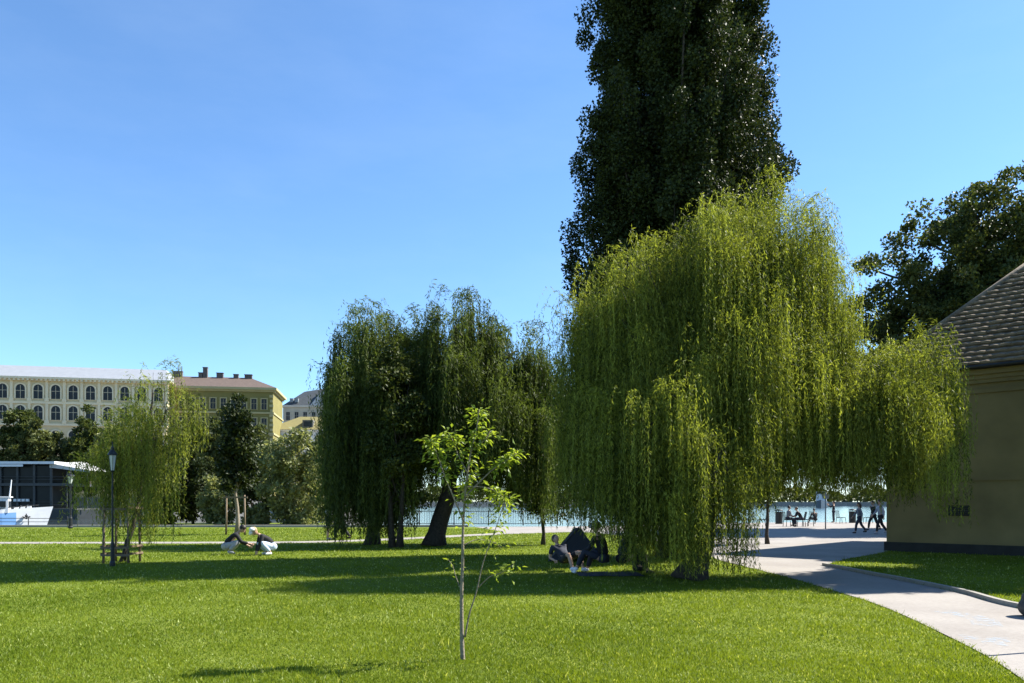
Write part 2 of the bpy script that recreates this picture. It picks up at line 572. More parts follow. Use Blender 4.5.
def willow(label, base, lean_top, lobes, spacing, leafL, leafW, dens, mat, r0=0.35, name='weeping_willow', bundle=7, wisps=0.10, nlimb=26, group=None, plume=1.0):
    t = thing(name, label, 'tree', base, group=group)
    P, D, N, L, W, rnd, tips = willow_strands(lobes, base, spacing, leafL, leafW, dens, bundle, wisps, plume)
    leaves('crown', P, D, N, L, W, rnd, mat, t, fold=0.15)
    mb = MB()
    tp = flared_trunk(mb, (0, 0, -0.05), lean_top, r0, r0 * 0.62)
    fork = tp[-1]
    for lo in lobes:
        end = Vector((lo[0] - base[0], lo[1] - base[1], lo[3] - 0.45 - 0.45 * lo[6] - base[2]))
        lm = limb(fork, end, 0.10, 7, 0.08)
        mb.tube(lm, [r0 * 0.5 * (1 - i / 8.0) + 0.015 for i in range(8)], 7)
        near = [q for q in tips if (q[0] - lo[0]) ** 2 + (q[1] - lo[1]) ** 2 < lo[2] ** 2 * 1.2]
        random.shuffle(near)
        for q in near[:max(4, nlimb // len(lobes))]:
            k = random.randint(3, 6)
            e_ = Vector((q[0] - base[0], q[1] - base[1], q[2] - base[2] - 0.12))
            mb.tube(limb(lm[k], e_, 0.12, 5, 0.06), [r0 * 0.13, r0 * 0.11, r0 * 0.085, r0 * 0.06, r0 * 0.04, 0.006], 5)
    mb.build('trunk', M_BARK, t, smooth=True)
    return t

def lobe(px, d, R, ytop, ylo, yhi, drop=1.1):
    return (gx(px, d), d, R, gz(ytop, d), max(0.02, gz(ylo, d)), gz(yhi, d), drop)

big_lobes = [
    lobe(762, 18.2, 1.00, 190, 505, 440, 1.5),
    lobe(735, 17.6, 1.00, 208, 508, 440, 1.3),
    lobe(790, 17.8, 0.70, 212, 502, 440, 1.2),
    lobe(806, 17.5, 0.55, 232, 500, 430, 1.2),
    lobe(700, 17.3, 0.85, 222, 520, 440, 1.2),
    lobe(668, 17.8, 0.70, 236, 520, 440, 1.1),
    lobe(640, 17.2, 0.75, 258, 535, 440, 1.1),
    lobe(610, 17.8, 0.75, 278, 535, 450, 1.0),
    lobe(591, 17.6, 0.42, 296, 500, 420, 0.8),
    lobe(823, 17.3, 0.45, 292, 505, 440, 0.9),
    lobe(770, 16.6, 0.80, 300, 512, 450, 1.2),
    lobe(725, 16.3, 0.70, 335, 520, 450, 1.0),
    lobe(866, 17.0, 0.55, 340, 503, 450, 0.7),
    lobe(898, 17.2, 0.65, 333, 510, 440, 0.8),
    lobe(926, 17.0, 0.38, 348, 528, 480, 0.9),
    lobe(944, 17.1, 0.22, 372, 480, 430, 0.5),
    lobe(840, 16.6, 0.45, 400, 506, 460, 0.6),
    lobe(905, 16.5, 0.45, 395, 518, 470, 0.7),
    lobe(640, 16.0, 0.70, 375, 560, 480, 0.8),
    lobe(680, 15.4, 0.50, 405, 585, 545, 0.6),
    lobe(713, 15.2, 0.42, 440, 592, 560, 0.6),
    lobe(655, 15.4, 0.40, 470, 588, 560, 0.5),
    lobe(612, 16.8, 0.60, 372, 545, 470, 0.7),
    lobe(594, 17.2, 0.50, 380, 535, 470, 0.6),
    lobe(612, 16.2, 0.50, 425, 558, 500, 0.6),
    lobe(636, 15.7, 0.45, 440, 580, 520, 0.6),
    lobe(848, 17.2, 0.50, 355, 506, 450, 0.7),
    lobe(820, 16.8, 0.60, 370, 506, 450, 0.8),
    lobe(880, 16.7, 0.55, 365, 508, 450, 0.7),
    lobe(630, 16.5, 0.65, 330, 545, 470, 0.8),
]
willow('great weeping willow, bright yellow green, with curtains of foliage reaching the lawn', (gx(690, 16.8), 16.8, 0), (0.9, 0.35, 3.1),
       big_lobes, 0.030, 0.092, 0.0155, 430, M_WILLOW, 0.30, bundle=18, nlimb=90)

# two willows by the river path
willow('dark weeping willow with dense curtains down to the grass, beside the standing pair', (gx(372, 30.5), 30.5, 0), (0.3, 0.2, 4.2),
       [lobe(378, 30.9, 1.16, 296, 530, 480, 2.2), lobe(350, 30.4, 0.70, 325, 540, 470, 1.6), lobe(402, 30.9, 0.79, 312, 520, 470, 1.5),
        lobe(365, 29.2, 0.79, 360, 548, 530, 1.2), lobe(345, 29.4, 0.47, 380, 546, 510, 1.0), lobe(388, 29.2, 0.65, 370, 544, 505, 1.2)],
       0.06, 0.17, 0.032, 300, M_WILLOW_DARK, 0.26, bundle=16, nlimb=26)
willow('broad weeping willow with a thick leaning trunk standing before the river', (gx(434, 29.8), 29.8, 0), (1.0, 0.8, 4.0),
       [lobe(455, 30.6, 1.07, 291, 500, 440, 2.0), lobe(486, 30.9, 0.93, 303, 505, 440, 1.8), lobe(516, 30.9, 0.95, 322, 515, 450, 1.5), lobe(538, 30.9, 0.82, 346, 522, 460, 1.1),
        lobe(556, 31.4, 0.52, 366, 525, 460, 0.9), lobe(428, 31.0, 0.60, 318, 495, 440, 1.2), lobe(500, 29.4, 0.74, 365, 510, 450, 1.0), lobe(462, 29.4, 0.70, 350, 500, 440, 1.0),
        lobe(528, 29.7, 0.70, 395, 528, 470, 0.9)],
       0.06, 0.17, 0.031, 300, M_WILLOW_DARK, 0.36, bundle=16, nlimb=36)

# young willow held by stakes
willow('young weeping willow tied to a wooden frame of stakes', (gx(122, 21.6), 21.6, 0), (0.55, 0.1, 2.3),
       [lobe(174, 22.0, 0.36, 382, 500, 440, 0.5), lobe(153, 21.9, 0.36, 368, 520, 450, 0.5), lobe(158, 21.4, 0.34, 410, 556, 520, 0.5), lobe(124, 22.0, 0.50, 415, 545, 480, 0.6), lobe(100, 21.8, 0.36, 445, 540, 500, 0.4), lobe(140, 21.6, 0.36, 405, 556, 500, 0.4)],
       0.042, 0.115, 0.018, 270, M_WILLOW, 0.07, name='young_willow', bundle=12, nlimb=24)

def crown_leaves(clumps, per, leafL, leafW, up=0.2, out=0.5):
    """clumps: arrays (n,3) centres and (n,3) radii; leaves fill each clump, denser toward its skin"""
    C, R = clumps
    n = len(C) * per
    idx = np.repeat(np.arange(len(C)), per)
    dirs = rand_dirs(n)
    rad = rng.random(n) ** 0.5
    P = C[idx] + dirs * rad[:, None] * R[idx]
    D = dirs * out + rand_dirs(n) + np.array([[0, 0, up]])
    N = rand_dirs(n) + np.array([[0, 0, 0.6]])
    L = leafL * rng.uniform(0.65, 1.3, n); W = leafW * rng.uniform(0.65, 1.3, n)
    tone = rng.normal(size=len(C)) * 0.12
    rnd = np.clip(0.45 + tone[idx] + rng.normal(size=n) * 0.22, 0, 1)
    return P, D, N, L, W, rnd

def leaf_tree(name, label, base, crown_c, crown_r, nclump, clump_r, per, leafL, leafW, mat, trunk_r=0.15, bark=None, nlimb=14, shape=1.0, group=None,
              shell=0.55, cat='tree', stems=1, clump_sq=0.75, zmin=0.3, stretch=1.0, rough=1.0):
    """crown_c relative to the base; clumps sit mostly on the shell of an ellipsoid, unevenly"""
    t = thing(name, label, cat, base, group=group)
    dirs = rand_dirs(nclump)
    rad = shell + (1 - shell) * rng.random(nclump)
    rad *= 1 + rough * (0.13 * np.sin(dirs[:, 0] * 4.1 + dirs[:, 2] * 3.3 + base[0]) + rng.normal(size=nclump) * 0.06)
    inner = rng.random(nclump) < 0.25
    rad[inner] *= 0.55
    C = np.array(crown_c)[None, :] + dirs * rad[:, None] * np.array(crown_r)[None, :]
    if shape != 1.0:    # narrower toward the top
        u = np.clip((C[:, 2] - (crown_c[2] - crown_r[2])) / (2 * crown_r[2]), 0, 1)
        k = (1.25 - u * shape)[:, None]
        C[:, :2] = np.array(crown_c)[None, :2] + (C[:, :2] - np.array(crown_c)[None, :2]) * k
    C[:, 2] = np.maximum(C[:, 2], zmin)
    cr = clump_r * rng.uniform(0.6, 1.25, nclump)
    R = np.stack([cr, cr, cr * clump_sq * stretch], 1)
    P, D, N, L, W, rnd = crown_leaves((C, R), per, leafL, leafW)
    k = P[:, 2] > 0.05
    leaves('crown', P[k], D[k], N[k], L[k], W[k], rnd[k], mat, t)
    mb = MB()
    top = (crown_c[0], crown_c[1], crown_c[2] + crown_r[2] * 0.25)
    for s_ in range(stems):
        off = (0.0 if stems == 1 else (s_ - (stems - 1) / 2) * trunk_r * 2.4)
        pts = flared_trunk(mb, (off, 0, -0.05), (top[0] + off * 2.2, top[1], top[2]), trunk_r, trunk_r * 0.3, 7, 0.03, 9)
        order = list(range(nclump)); random.shuffle(order)
        for i in order[:nlimb // stems]:
            q = Vector(C[i])
            lo = [p for p in pts if p.z < q.z] or [pts[1]]
            st = lo[-1] if len(lo) < 3 else lo[random.randint(max(1, len(lo) - 3), len(lo) - 1)]
            mb.tube(limb(st, q, 0.06, 5, 0.07), [trunk_r * 0.36 * (1 - j / 6.5) for j in range(6)], 5)
    mb.build('trunk', bark or M_BARK, t, smooth=True)
    return t

# tall poplar behind the great willow
def poplar():
    d = 23.4
    bx = gx(675, d)
    t = thing('poplar_tree', 'towering dark poplar rising behind the great willow', 'tree', (bx, d, 0))
    C = []; R = []
    ztop = 23.0
    def half(z):
        if z < 3: return 1.4 + z * 0.45
        if z < 9: return 2.75 + (z - 3) * 0.045
        if z < 15.5: return 3.0 - (z - 9) * 0.085
        return max(0.3, 2.45 * (1 - ((z - 15.5) / 6.0) ** 1.6))
    half0 = half
    def half(z): return half0(z * 0.96) * (1.25 - 0.0150 * z)
    plumes = []
    for k in range(330):
        a = k * 2.39996 + random.uniform(-0.5, 0.5)
        z0 = 1.5 + ((k % 250) / 250.0) * 18.0 + random.uniform(-0.6, 0.6) if k < 250 else random.uniform(2.5, 11.0)
        ln = random.uniform(2.2, 4.2)
        z1 = min(z0 + ln, ztop)
        rr = half((z0 + z1) / 2) * random.uniform(0.2, 0.97)
        if random.random() < 0.55 and k < 250: rr = half((z0 + z1) / 2) * random.uniform(0.80, 0.92)
        p0 = Vector((math.cos(a) * rr * 0.55, math.sin(a) * rr * 0.55, z0)); p1 = Vector((math.cos(a) * rr, math.sin(a) * rr, z1))
        plumes.append((p0, p1))
        m = int(ln / 0.34)
        for j in range(m):
            u = j / (m - 1)
            c = p0.lerp(p1, u ** 0.9) + Vector((random.gauss(0, 0.13), random.gauss(0, 0.13), random.gauss(0, 0.1)))
            s = 0.46 * (1.05 - 0.32 * u) * random.uniform(0.7, 1.2)
            C.append(c); R.append((s, s, s * 1.25))
    C = np.array([list(c) for c in C]); R = np.array(R)
    print('poplar clumps', len(C))
    P, D, N, L, W, rnd = crown_leaves((C, R), 250, 0.088, 0.074, up=0.1, out=0.6)
    leaves('crown', P, D, N, L, W, rnd, M_POPLAR, t)
    mb = MB()
    flared_trunk(mb, (0, 0, -0.05), (0.2, 0.1, 20.0), 0.42, 0.05, 12, 0.01, 12)
    for p0, p1 in plumes[::2]:
        st = Vector((0, 0, max(0.8, p0.z - 1.2)))
        mb.tube([st, st.lerp(p0, 0.6), p0, p0.lerp(p1, 0.5), p1], [0.09, 0.07, 0.055, 0.035, 0.01], 5)
    mb.build('trunk', M_BARK, t, smooth=True)
poplar()

# leafy trees between the willows
leaf_tree('small_tree', 'dark leafy two stemmed tree standing against the dark willow', (gx(396, 28.6), 28.6, 0), (0.05, 0.1, 4.6), (1.05, 1.0, 3.2), 80, 0.42, 170, 0.13, 0.095, M_BROAD,
          0.11, nlimb=24, stems=2, shape=0.45, zmin=1.5)
leaf_tree('small_tree', 'dark conical young tree with bare thin stem, by the picnic tent', (gx(543, 30.5), 30.5, 0), (0, 0, 2.75), (1.0, 1.0, 1.75), 46, 0.40, 130, 0.15, 0.11, M_DARKLEAF,
          0.075, nlimb=14, shape=0.7, zmin=1.0)
leaf_tree('small_tree', 'small thin stemmed tree growing out of the paved riverside square', (gx(767.5, 31.0), 31.0, 0), (0, 0, 3.0), (0.95, 0.95, 1.35), 40, 0.36, 120, 0.15, 0.09, M_BROAD,
          0.075, nlimb=12, zmin=1.35)
leaf_tree('small_tree', 'narrow dark tree held between two tall stakes', (gx(237, 40.5), 40.5, 0), (0, 0, 4.3), (0.85, 0.85, 2.6), 60, 0.42, 120, 0.20, 0.15, M_DARKLEAF,
          0.11, nlimb=16, shape=0.6, zmin=1.75, bark=M_BARK_PALE)
# big tree behind the house
leaf_tree('broadleaf_tree', 'wide spreading dark tree rising behind the tiled roof', (gx(1002, 47), 47, 0), (0.6, 0, 10.6), (10.0, 6.5, 10.2), 1400, 0.80, 170, 0.22, 0.16, M_BROAD,
          0.5, nlimb=120, shell=0.5, rough=0.18, zmin=4)
# tree beyond the edge of the picture that shades the lawn before the house
leaf_tree('broadleaf_tree', 'leafy tree on the lawn in front of the tiled roof house', (17.7, 19.6, 0), (0, 0, 6.6), (3.0, 2.9, 4.9), 240, 0.8, 240, 0.22, 0.17, M_BROAD,
          0.22, nlimb=30)
# shrubs on the bank behind the coping
shr = [
    (293, 57.0, 430, 525, 2.9, M_OLIVE, 'large olive green bush on the river bank, paler than its neighbours', 130, 0.62),
    (316, 60.5, 468, 525, 1.7, M_OLIVE, 'low olive bush tucked under the edge of the dark willow', 60, 0.5),
    (219, 56.5, 478, 527, 1.6, M_OLIVE, 'rounded pale grey green bush behind the staked tree', 60, 0.42),
    (193, 60.0, 452, 527, 2.3, M_DARKLEAF, 'dark bush growing behind the young willow on the bank', 90, 0.55),
    (252, 62.5, 440, 525, 2.3, M_DARKLEAF, 'dark tall bush filling the gap beside the large olive bush', 90, 0.55),
    (163, 58.5, 478, 527, 1.6, M_BROAD, 'mid green low bush at the end of the bank', 60, 0.45),
    (258, 56.5, 505, 526, 0.9, M_OLIVE, 'smallest olive bush right behind the coping', 34, 0.34),
]
for (px, d, y0, y1, r, m, lab, nc, cr) in shr:
    z1 = gz(y0, d)
    leaf_tree('bush', lab, (gx(px, d), d, 0), (0, 0, z1 * 0.47), (r, min(r, 2.2), z1 * 0.50), nc, cr, 95, 0.26, 0.17, m, 0.09, nlimb=8, shell=0.6, cat='bush', zmin=0.25, group='bushes on the river bank')
# far bank trees
far = [
    (-30, 158, 402, 6.0, M_BANK, 'wide dark green tree before the pale arched window building, at its far end'),
    (22, 155, 406, 5.2, M_BROAD, 'darkest far bank tree, topping the roof of the restaurant boat'),
    (33, 152, 425, 4.2, M_BANK, 'round mid green tree just above the white boat roof'),
    (62, 156, 432, 4.4, M_OLIVE, 'low pale green tree above the white boat roof'),
    (88, 155, 416, 4.6, M_BROAD, 'dark tall tree in front of the last arched windows'),
    (118, 153, 428, 5.0, M_OLIVE, 'olive tree behind the street lamps on the far bank'),
    (148, 154, 440, 4.6, M_BANK, 'green tree behind the young willow across the river'),
    (192, 158, 425, 5.4, M_BANK, 'green tree before the ochre building, across the river'),
    (222, 160, 418, 5.6, M_BANK, 'tall green tree below the middle windows of the ochre building'),
    (258, 160, 432, 5.0, M_BANK, 'bushy tree below the corner of the ochre building'),
    (322, 158, 447, 4.8, M_BROAD, 'dark tree in front of the white house with yellow roof'),
    (352, 165, 430, 5.5, M_BANK, 'tree mostly hidden behind the dark willow curtains'),
    (362, 205, 462, 5.5, M_BANK, 'rounded tree at the bend of the far bank'),
]
for (px, d, y0, r, m, lab) in far:
    z1 = gz(y0, d) - 2.6
    leaf_tree('bank_tree', lab, (gx(px, d), d, 2.6), (0, 0, z1 * 0.53), (r, r * 0.8, z1 * 0.49), 120, r * 0.22, 120, 0.55, 0.42, m, 0.35, nlimb=8, shell=0.6, zmin=1.0, group='trees along the far bank')
# far-off wood that reads as one mass
def far_wood():
    n = 26000
    px = rng.uniform(400, 1250, n)
    d = 720 + rng.uniform(0, 60, n)
    hgt = 13 + 4 * np.sin(px * 0.043) + 3 * np.sin(px * 0.13 + 2) + 2 * np.sin(px * 0.31)
    P = np.stack([(px - 512) / F * d, d, 2.6 + hgt * rng.random(n) ** 0.8], 1)
    o = leaves('far_wood', P, rand_dirs(n), rand_dirs(n), rng.uniform(2, 4, n), rng.uniform(1.5, 3, n), np.clip(rng.normal(size=n) * 0.25 + 0.5, 0, 1), M_BROAD)
    tag(o, 'far-off wooded bank across the river', 'woodland', kind='stuff')
far_wood()

# ------------------------------------------------------------------ sapling on the lawn
def sapling():
    d = 8.15; s = d / F
    t = thing('sapling_tree', 'slender young sapling with bright leaves alone on the sunny lawn', 'tree', (gx(463, d), d, 0))
    mb = MB()
    def L(pts, dep):
        out = []
        n = len(pts) - 1
        for i, (px, py) in enumerate(pts):
            out.append(((px - 463) * s, dep * i / n, (660 - py) * s))
        return smooth_line(out, 4)
    br = [
        (L([(463, 663), (462, 640), (461.5, 600), (462.5, 560), (463, 525), (465.5, 490), (470, 455), (476, 430), (479, 409)], 0.05), 0.026, 0.004, 0.50, 260),
        (L([(464, 522), (455, 500), (446, 478), (438, 455), (431, 440)], -0.12), 0.011, 0.003, 0.45, 150),
        (L([(465, 497), (478, 483), (494, 468), (506, 460), (517, 452)], 0.18), 0.010, 0.003, 0.45, 150),
        (L([(465, 637), (470, 612), (477, 590), (484, 560), (497, 525), (507, 495)], -0.15), 0.010, 0.003, 0.72, 80),
        (L([(478, 588), (490, 576), (502, 571), (514, 562)], -0.25), 0.007, 0.002, 0.35, 30),
        (L([(462, 592), (456, 578), (452, 566), (447, 560)], 0.1), 0.006, 0.002, 0.3, 14),
        (L([(467, 472), (458, 455), (452, 440), (447, 432)], 0.2), 0.008, 0.002, 0.35, 110),
        (L([(466, 487), (482, 487), (497, 492), (508, 503)], -0.2), 0.008, 0.002, 0.4, 100),
        (L([(472, 450), (484, 440), (490, 430)], 0.12), 0.006, 0.002, 0.3, 60),
        (L([(464, 545), (476, 540), (492, 542), (500, 548)], 0.15), 0.006, 0.002, 0.35, 30),
    ]
    P = []; D = []
    for (pts, r0, r1, start, nl) in br:
        n = len(pts)
        mb.tube(pts, [r0 + (r1 - r0) * (i / (n - 1)) ** 0.8 for i in range(n)], 7)
        for k in range(int(nl * 1.4)):
            u = start + (1 - start) * random.random() ** 0.8
            i = min(int(u * (n - 1)), n - 2); f = u * (n - 1) - i
            c = Vector(pts[i]).lerp(Vector(pts[i + 1]), f)
            sd = Vector((random.gauss(0, 1), random.gauss(0, 1), random.gauss(0, 0.6))); sd.normalize()
            off = sd * (abs(random.gauss(0, 0.055)) + 0.01)
            P.append(list(c + off)); D.append([sd.x * 0.9, sd.y * 0.9, sd.z * 0.5 - 0.25 + random.gauss(0, 0.35)])
    P = np.array(P); D = np.array(D); n = len(P)
    N = rand_dirs(n) * 0.8 + np.array([[0, 0, 1.0]])
    Ln = 0.062 * rng.uniform(0.55, 1.25, n)
    leaves('crown', P, D, N, Ln, Ln * 0.5, np.clip(rng.normal(size=n) * 0.25 + 0.5, 0, 1), M_SAPLING, t, fold=0.3)
    mb.build('trunk', M_BARK_PALE, t, smooth=True)
sapling()

# ------------------------------------------------------------------ tree stakes
def stakes():
    d = 21.5
    t = thing('tree_guard', 'wooden four post guard with rails around the young willow', 'tree guard', (gx(122, d), d, 0))
    w = 0.33
    H = 1.5
    for (sx, sy) in ((-1, -1), (1, -1), (1, 1), (-1, 1)):
        mb = MB(); mb.tube([(sx * w, sy * w, -0.05), (sx * w * 0.96, sy * w * 0.96, H)], [0.034, 0.030], 9)
        mb.lathe([(0.030, 0), (0.02, 0.03), (0.004, 0.035)], (sx * w * 0.96, sy * w * 0.96, H - 0.002), 9)
        mb.build('post', M_WOOD, t, smooth=True)
    for z in (0.22, 0.42, 1.44):
        for k in range(4):
            mb = MB()
            a = k * PI / 2
            mb.box((math.sin(a) * (w + 0.052), -math.cos(a) * (w + 0.052), z + (0.0 if k % 2 == 0 else 0.03)), (2 * w + 0.10, 0.022, 0.055), a)
            mb.build('rail', M_WOOD, t)
    d = 40.0
    t = thing('tree_stakes', 'pair of tall stakes with a crossbar propping the narrow dark tree', 'tree stakes', (gx(235.5, d), d, 0))
    for sx in (-1, 1):
        mb = MB(); mb.tube([(sx * 0.47, 0, -0.05), (sx * 0.45, 0, 2.0)], [0.05, 0.045], 9); mb.build('post', M_WOOD, t, smooth=True)
    mb = MB(); mb.box((0, -0.065, 1.88), (1.25, 0.03, 0.09)); mb.build('crossbar', M_WOOD, t)
stakes()

# ------------------------------------------------------------------ street lamps
M_LAMPGLASS = mat_plain('lamp_glass', (0.42, 0.45, 0.45), 0.15, 0.05, 4, spec=0.6)
def lamp():
    t = thing('street_lamp', 'x', 'street lamp', (0, 0, 0))
    H = 3.0
    mb = MB()
    mb.lathe([(0.15, 0), (0.15, 0.12), (0.11, 0.18), (0.10, 0.7), (0.075, 0.78), (0.055, 0.9), (0.048, 2.4), (0.065, 2.44), (0.065, 2.5), (0.04, 2.54), (0.035, H - 0.04), (0.09, H)], n=12)
    mb.build('pole', M_IRON, t, smooth=False)
    g = MB(); g.lathe([(0.10, H + 0.03), (0.20, H + 0.50)], n=6); g.build('lantern_glass', M_LAMPGLASS, t)
    f = MB()
    for k in range(6):
        a = 2 * PI * k / 6
        f.tube([(0.105 * math.cos(a), 0.105 * math.sin(a), H + 0.01), (0.207 * math.cos(a), 0.207 * math.sin(a), H + 0.51)], 0.012, 6)
    f.lathe([(0.11, H - 0.005), (0.115, H + 0.025)], n=6)
    f.build('lantern_frame', M_IRON, t)
    c = MB(); c.lathe([(0.25, H + 0.515), (0.23, H + 0.56), (0.12, H + 0.66), (0.085, H + 0.68), (0.09, H + 0.74), (0.03, H + 0.80), (0.025, H + 0.86), (0.035, H + 0.89), (0.004, H + 0.95)], n=12)
    c.build('lantern_cap', M_IRON, t)
    return t
lp = lamp()
lp2 = copy_tree(lp)
lp.location = (gx(112.5, 20.2), 20.2, 0); lp.scale = (0.46, 0.46, 0.80)
lp['label'] = 'taller looking iron street lamp beside the young willow guard'
lp2.location = (gx(70.5, 50), 50.0, 0); lp2.scale = (1.05, 1.05, 0.93)
lp2['label'] = 'iron street lamp by the quay in front of the restaurant boat'
for o in (lp, lp2): o['group'] = 'lantern street lamps'

# ------------------------------------------------------------------ quay railing
def railing():
    t = thing('railing', 'low dark railing along the quay edge before the boats', 'railing', (-29.5, 53.1, 0.13))
    n = 16; sp = 2.6
    for i in range(n):
        mb = MB(); mb.tube([(-i * sp, 0, 0), (-i * sp, 0, 0.52)], 0.03, 8); mb.ball((-i * sp, 0, 0.54), 0.045, 8, 6)
        mb.build('post', M_IRON, t, smooth=True)
    for z in (0.22, 0.45):
        mb = MB(); mb.tube([(0.2, 0, z), (-(n - 1) * sp - 0.2, 0, z)], 0.018, 6); mb.build('rail', M_IRON, t)
    t = thing('railing', 'dark picket railing at the river seen under the willows', 'railing', (gx(385, 53.3), 53.3, 0.1))
    L = 11.5
    for i in range(6):
        mb = MB(); mb.tube([(i * L / 5, 0, 0), (i * L / 5, 0, 1.0)], 0.035, 8); mb.build('post', M_IRON, t, smooth=True)
    for z in (0.12, 0.95):
        mb = MB(); mb.tube([(0, 0, z), (L, 0, z)], 0.022, 6); mb.build('rail', M_IRON, t)
    mb = MB()
    for i in range(1, 70):
        mb.tube([(i * L / 70, 0, 0.12), (i * L / 70, 0, 0.95)], 0.010, 5)
    mb.build('picket_panel', M_IRON, t)
railing()

# ------------------------------------------------------------------ the tiled roof house
def house():
    A = Vector((12.5, 26.7, 0))
    rz = math.atan2(-0.687, 0.727)
    Lg, Dp, H = 20.0, 11.0, 5.75
    t = thing('tiled_roof_house', 'ochre rendered house with dark plinth and hipped tile roof', 'house', A, rz)
    M_WALL = mat_plain('ochre_render', (0.215, 0.165, 0.070), 0.9, 0.2, 0.9, bump=0.25, bscale=30)
    M_PL = mat_plain('dark_plinth', (0.030, 0.029, 0.027), 0.85, 0.25, 3, bump=0.3)
    M_TILE = mat_plain('roof_tile', (0.20, 0.15, 0.095), 0.75, 0.45, 3.5, bump=0.3, bscale=12)
    w = MB()
    w.prism([(0, 0), (Lg, 0), (Lg, Dp), (0, Dp)], 0.31, H)
    w.box((Lg / 2, -0.02, 2.32), (Lg, 0.05, 0.045))
    w.build('wall', M_WALL, t)
    p = MB(); p.prism([(-0.06, -0.06), (Lg + 0.06, -0.06), (Lg + 0.06, Dp + 0.06), (-0.06, Dp + 0.06)], -0.05, 0.31)
    p.build('plinth', M_PL, t)
    c = MB()
    for (o, z0, z1) in ((0.06, H - 0.75, H - 0.62), (0.10, H - 0.45, H - 0.33), (0.16, H - 0.33, H - 0.20), (0.26, H - 0.20, H - 0.04)):
        c.prism([(-o, -o), (Lg + o, -o), (Lg + o, Dp + o), (-o, Dp + o)], z0, z1)
    c.build('cornice', M_WALL, t)
    ov = 0.42
    e = MB(); o = ov
    e.prism([(-o, -o), (Lg + o, -o), (Lg + o, Dp + o), (-o, Dp + o)], H - 0.04, H + 0.06)
    e.build('eave_board', mat_plain('eave_dark', (0.035, 0.03, 0.026), 0.7, 0.2, 5), t)
    g = MB(); g.tube([(-o - 0.05, -o - 0.06, H + 0.02), (Lg + o, -o - 0.06, H + 0.02)], 0.06, 8)
    g.build('gutter', M_IRON, t, smooth=True)
    # hipped roof in stepped courses of tiles
    tanp = 0.985
    half = Dp / 2 + o
    rows = 32
    r = MB()
    step = half / rows
    z0 = H + 0.06
    lip = 0.10
    for i in range(rows):
        a0 = i * step; a1 = (i + 1) * step
        za = z0 + a0 * tanp + lip; zb = z0 + a1 * tanp + 0.012
        zc = z0 + a0 * tanp
        x0, x1, y0, y1 = -o, Lg + o, -o, Dp + o
        def rect(a, z): return [(x0 + a, y0 + a, z), (x1 - a, y0 + a, z), (x1 - a, y1 - a, z), (x0 + a, y1 - a, z)]
        vs = rect(a0 + 0.02, zc) + rect(a0 - 0.055, za) + rect(a1, zb)
        fs = []
        for k in range(4):
            q = (k + 1) % 4
            fs.append((k, q, 4 + q, 4 + k))
            if k != 0: fs.append((4 + k, 4 + q, 8 + q, 8 + k))
        r.add(vs, fs)
        tw = 0.30
        xs = x0 + a0 - (i % 2) * tw / 2
        while xs < x1 - a0:
            xa, xb = max(xs, x0 + a0), min(xs + tw, x1 - a0)
            if xb - xa > 0.02:
                jl = random.gauss(0, 0.007); jz = random.gauss(0, 0.007); sk = random.gauss(0, 0.006)
                ya = y0 + a0 - 0.06 + jl
                m_ = (xa + xb) / 2
                r.add([(xa, ya, za + jz - sk), (m_, ya - 0.004, za + jz + 0.022), (xb - 0.012, ya, za + jz + sk), (min(xb, x1 - a1), y0 + a1, zb), (min(max(m_, x0 + a1), x1 - a1), y0 + a1, zb + 0.015), (max(xa, x0 + a1), y0 + a1, zb),
                       (xa, ya + 0.01, za - 0.05), (xb - 0.012, ya + 0.01, za - 0.05)],
                      [(0, 1, 4, 5), (1, 2, 3, 4), (6, 7, 2, 1, 0)])
            xs += tw
    roof = r.build('roof', M_TILE, t)
    # ridge and hip caps
    hc = MB()
    zr = z0 + half * tanp
    for (c0, c1) in (((-o, -o), (half - o, half - o)), ((-o, Dp + o), (half - o, half - o)), ((Lg + o, -o), (Lg + o - half, half - o)), ((Lg + o, Dp + o), (Lg + o - half, half - o))):
        hc.tube([(c0[0], c0[1], z0 + 0.05), (c1[0], c1[1], zr + 0.05)], 0.10, 8)
    hc.tube([(half - o, half - o, zr + 0.05), (Lg + o - half, half - o, zr + 0.05)], 0.10, 8)
    hc.build('ridge_cap', M_TILE, roof, smooth=True)
    # small dormer hatch near the edge of the picture
    dm = MB(); dm.box((4.9, 2.05, z0 + 2.4 * tanp + 0.32), (0.7, 0.9, 0.6)); dm.build('roof_hatch', M_IRON, roof)
    # two slot vent in the wall
    s = 2.18
    v = MB()
    v.box((s, -0.012, 1.36), (0.60, 0.03, 0.33))
    ven = v.build('wall_vent', mat_plain('vent_dark', (0.010, 0.010, 0.011), 0.6, 0.2, 10), t)
    v2 = MB()
    for k in range(5): v2.box((s, -0.035, 1.235 + k * 0.062), (0.54, 0.02, 0.012 if k != 2 else 0.03))
    v2.build('vent_slat', mat_plain('vent_slat', (0.03, 0.032, 0.034), 0.5, 0.2, 10), ven)
house()

# ------------------------------------------------------------------ far buildings
def arch_outline(w, h, n=10):
    r = w / 2
    pts = [(-r, 0), (r, 0), (r, h - r)]
    for k in range(1, n):
        a = PI * k / n
        pts.append((r * math.cos(a), h - r + r * math.sin(a)))
    pts.append((-r, h - r))
    return pts
def rect_outline(w, h): return [(-w / 2, 0), (w / 2, 0), (w / 2, h), (-w / 2, h)]

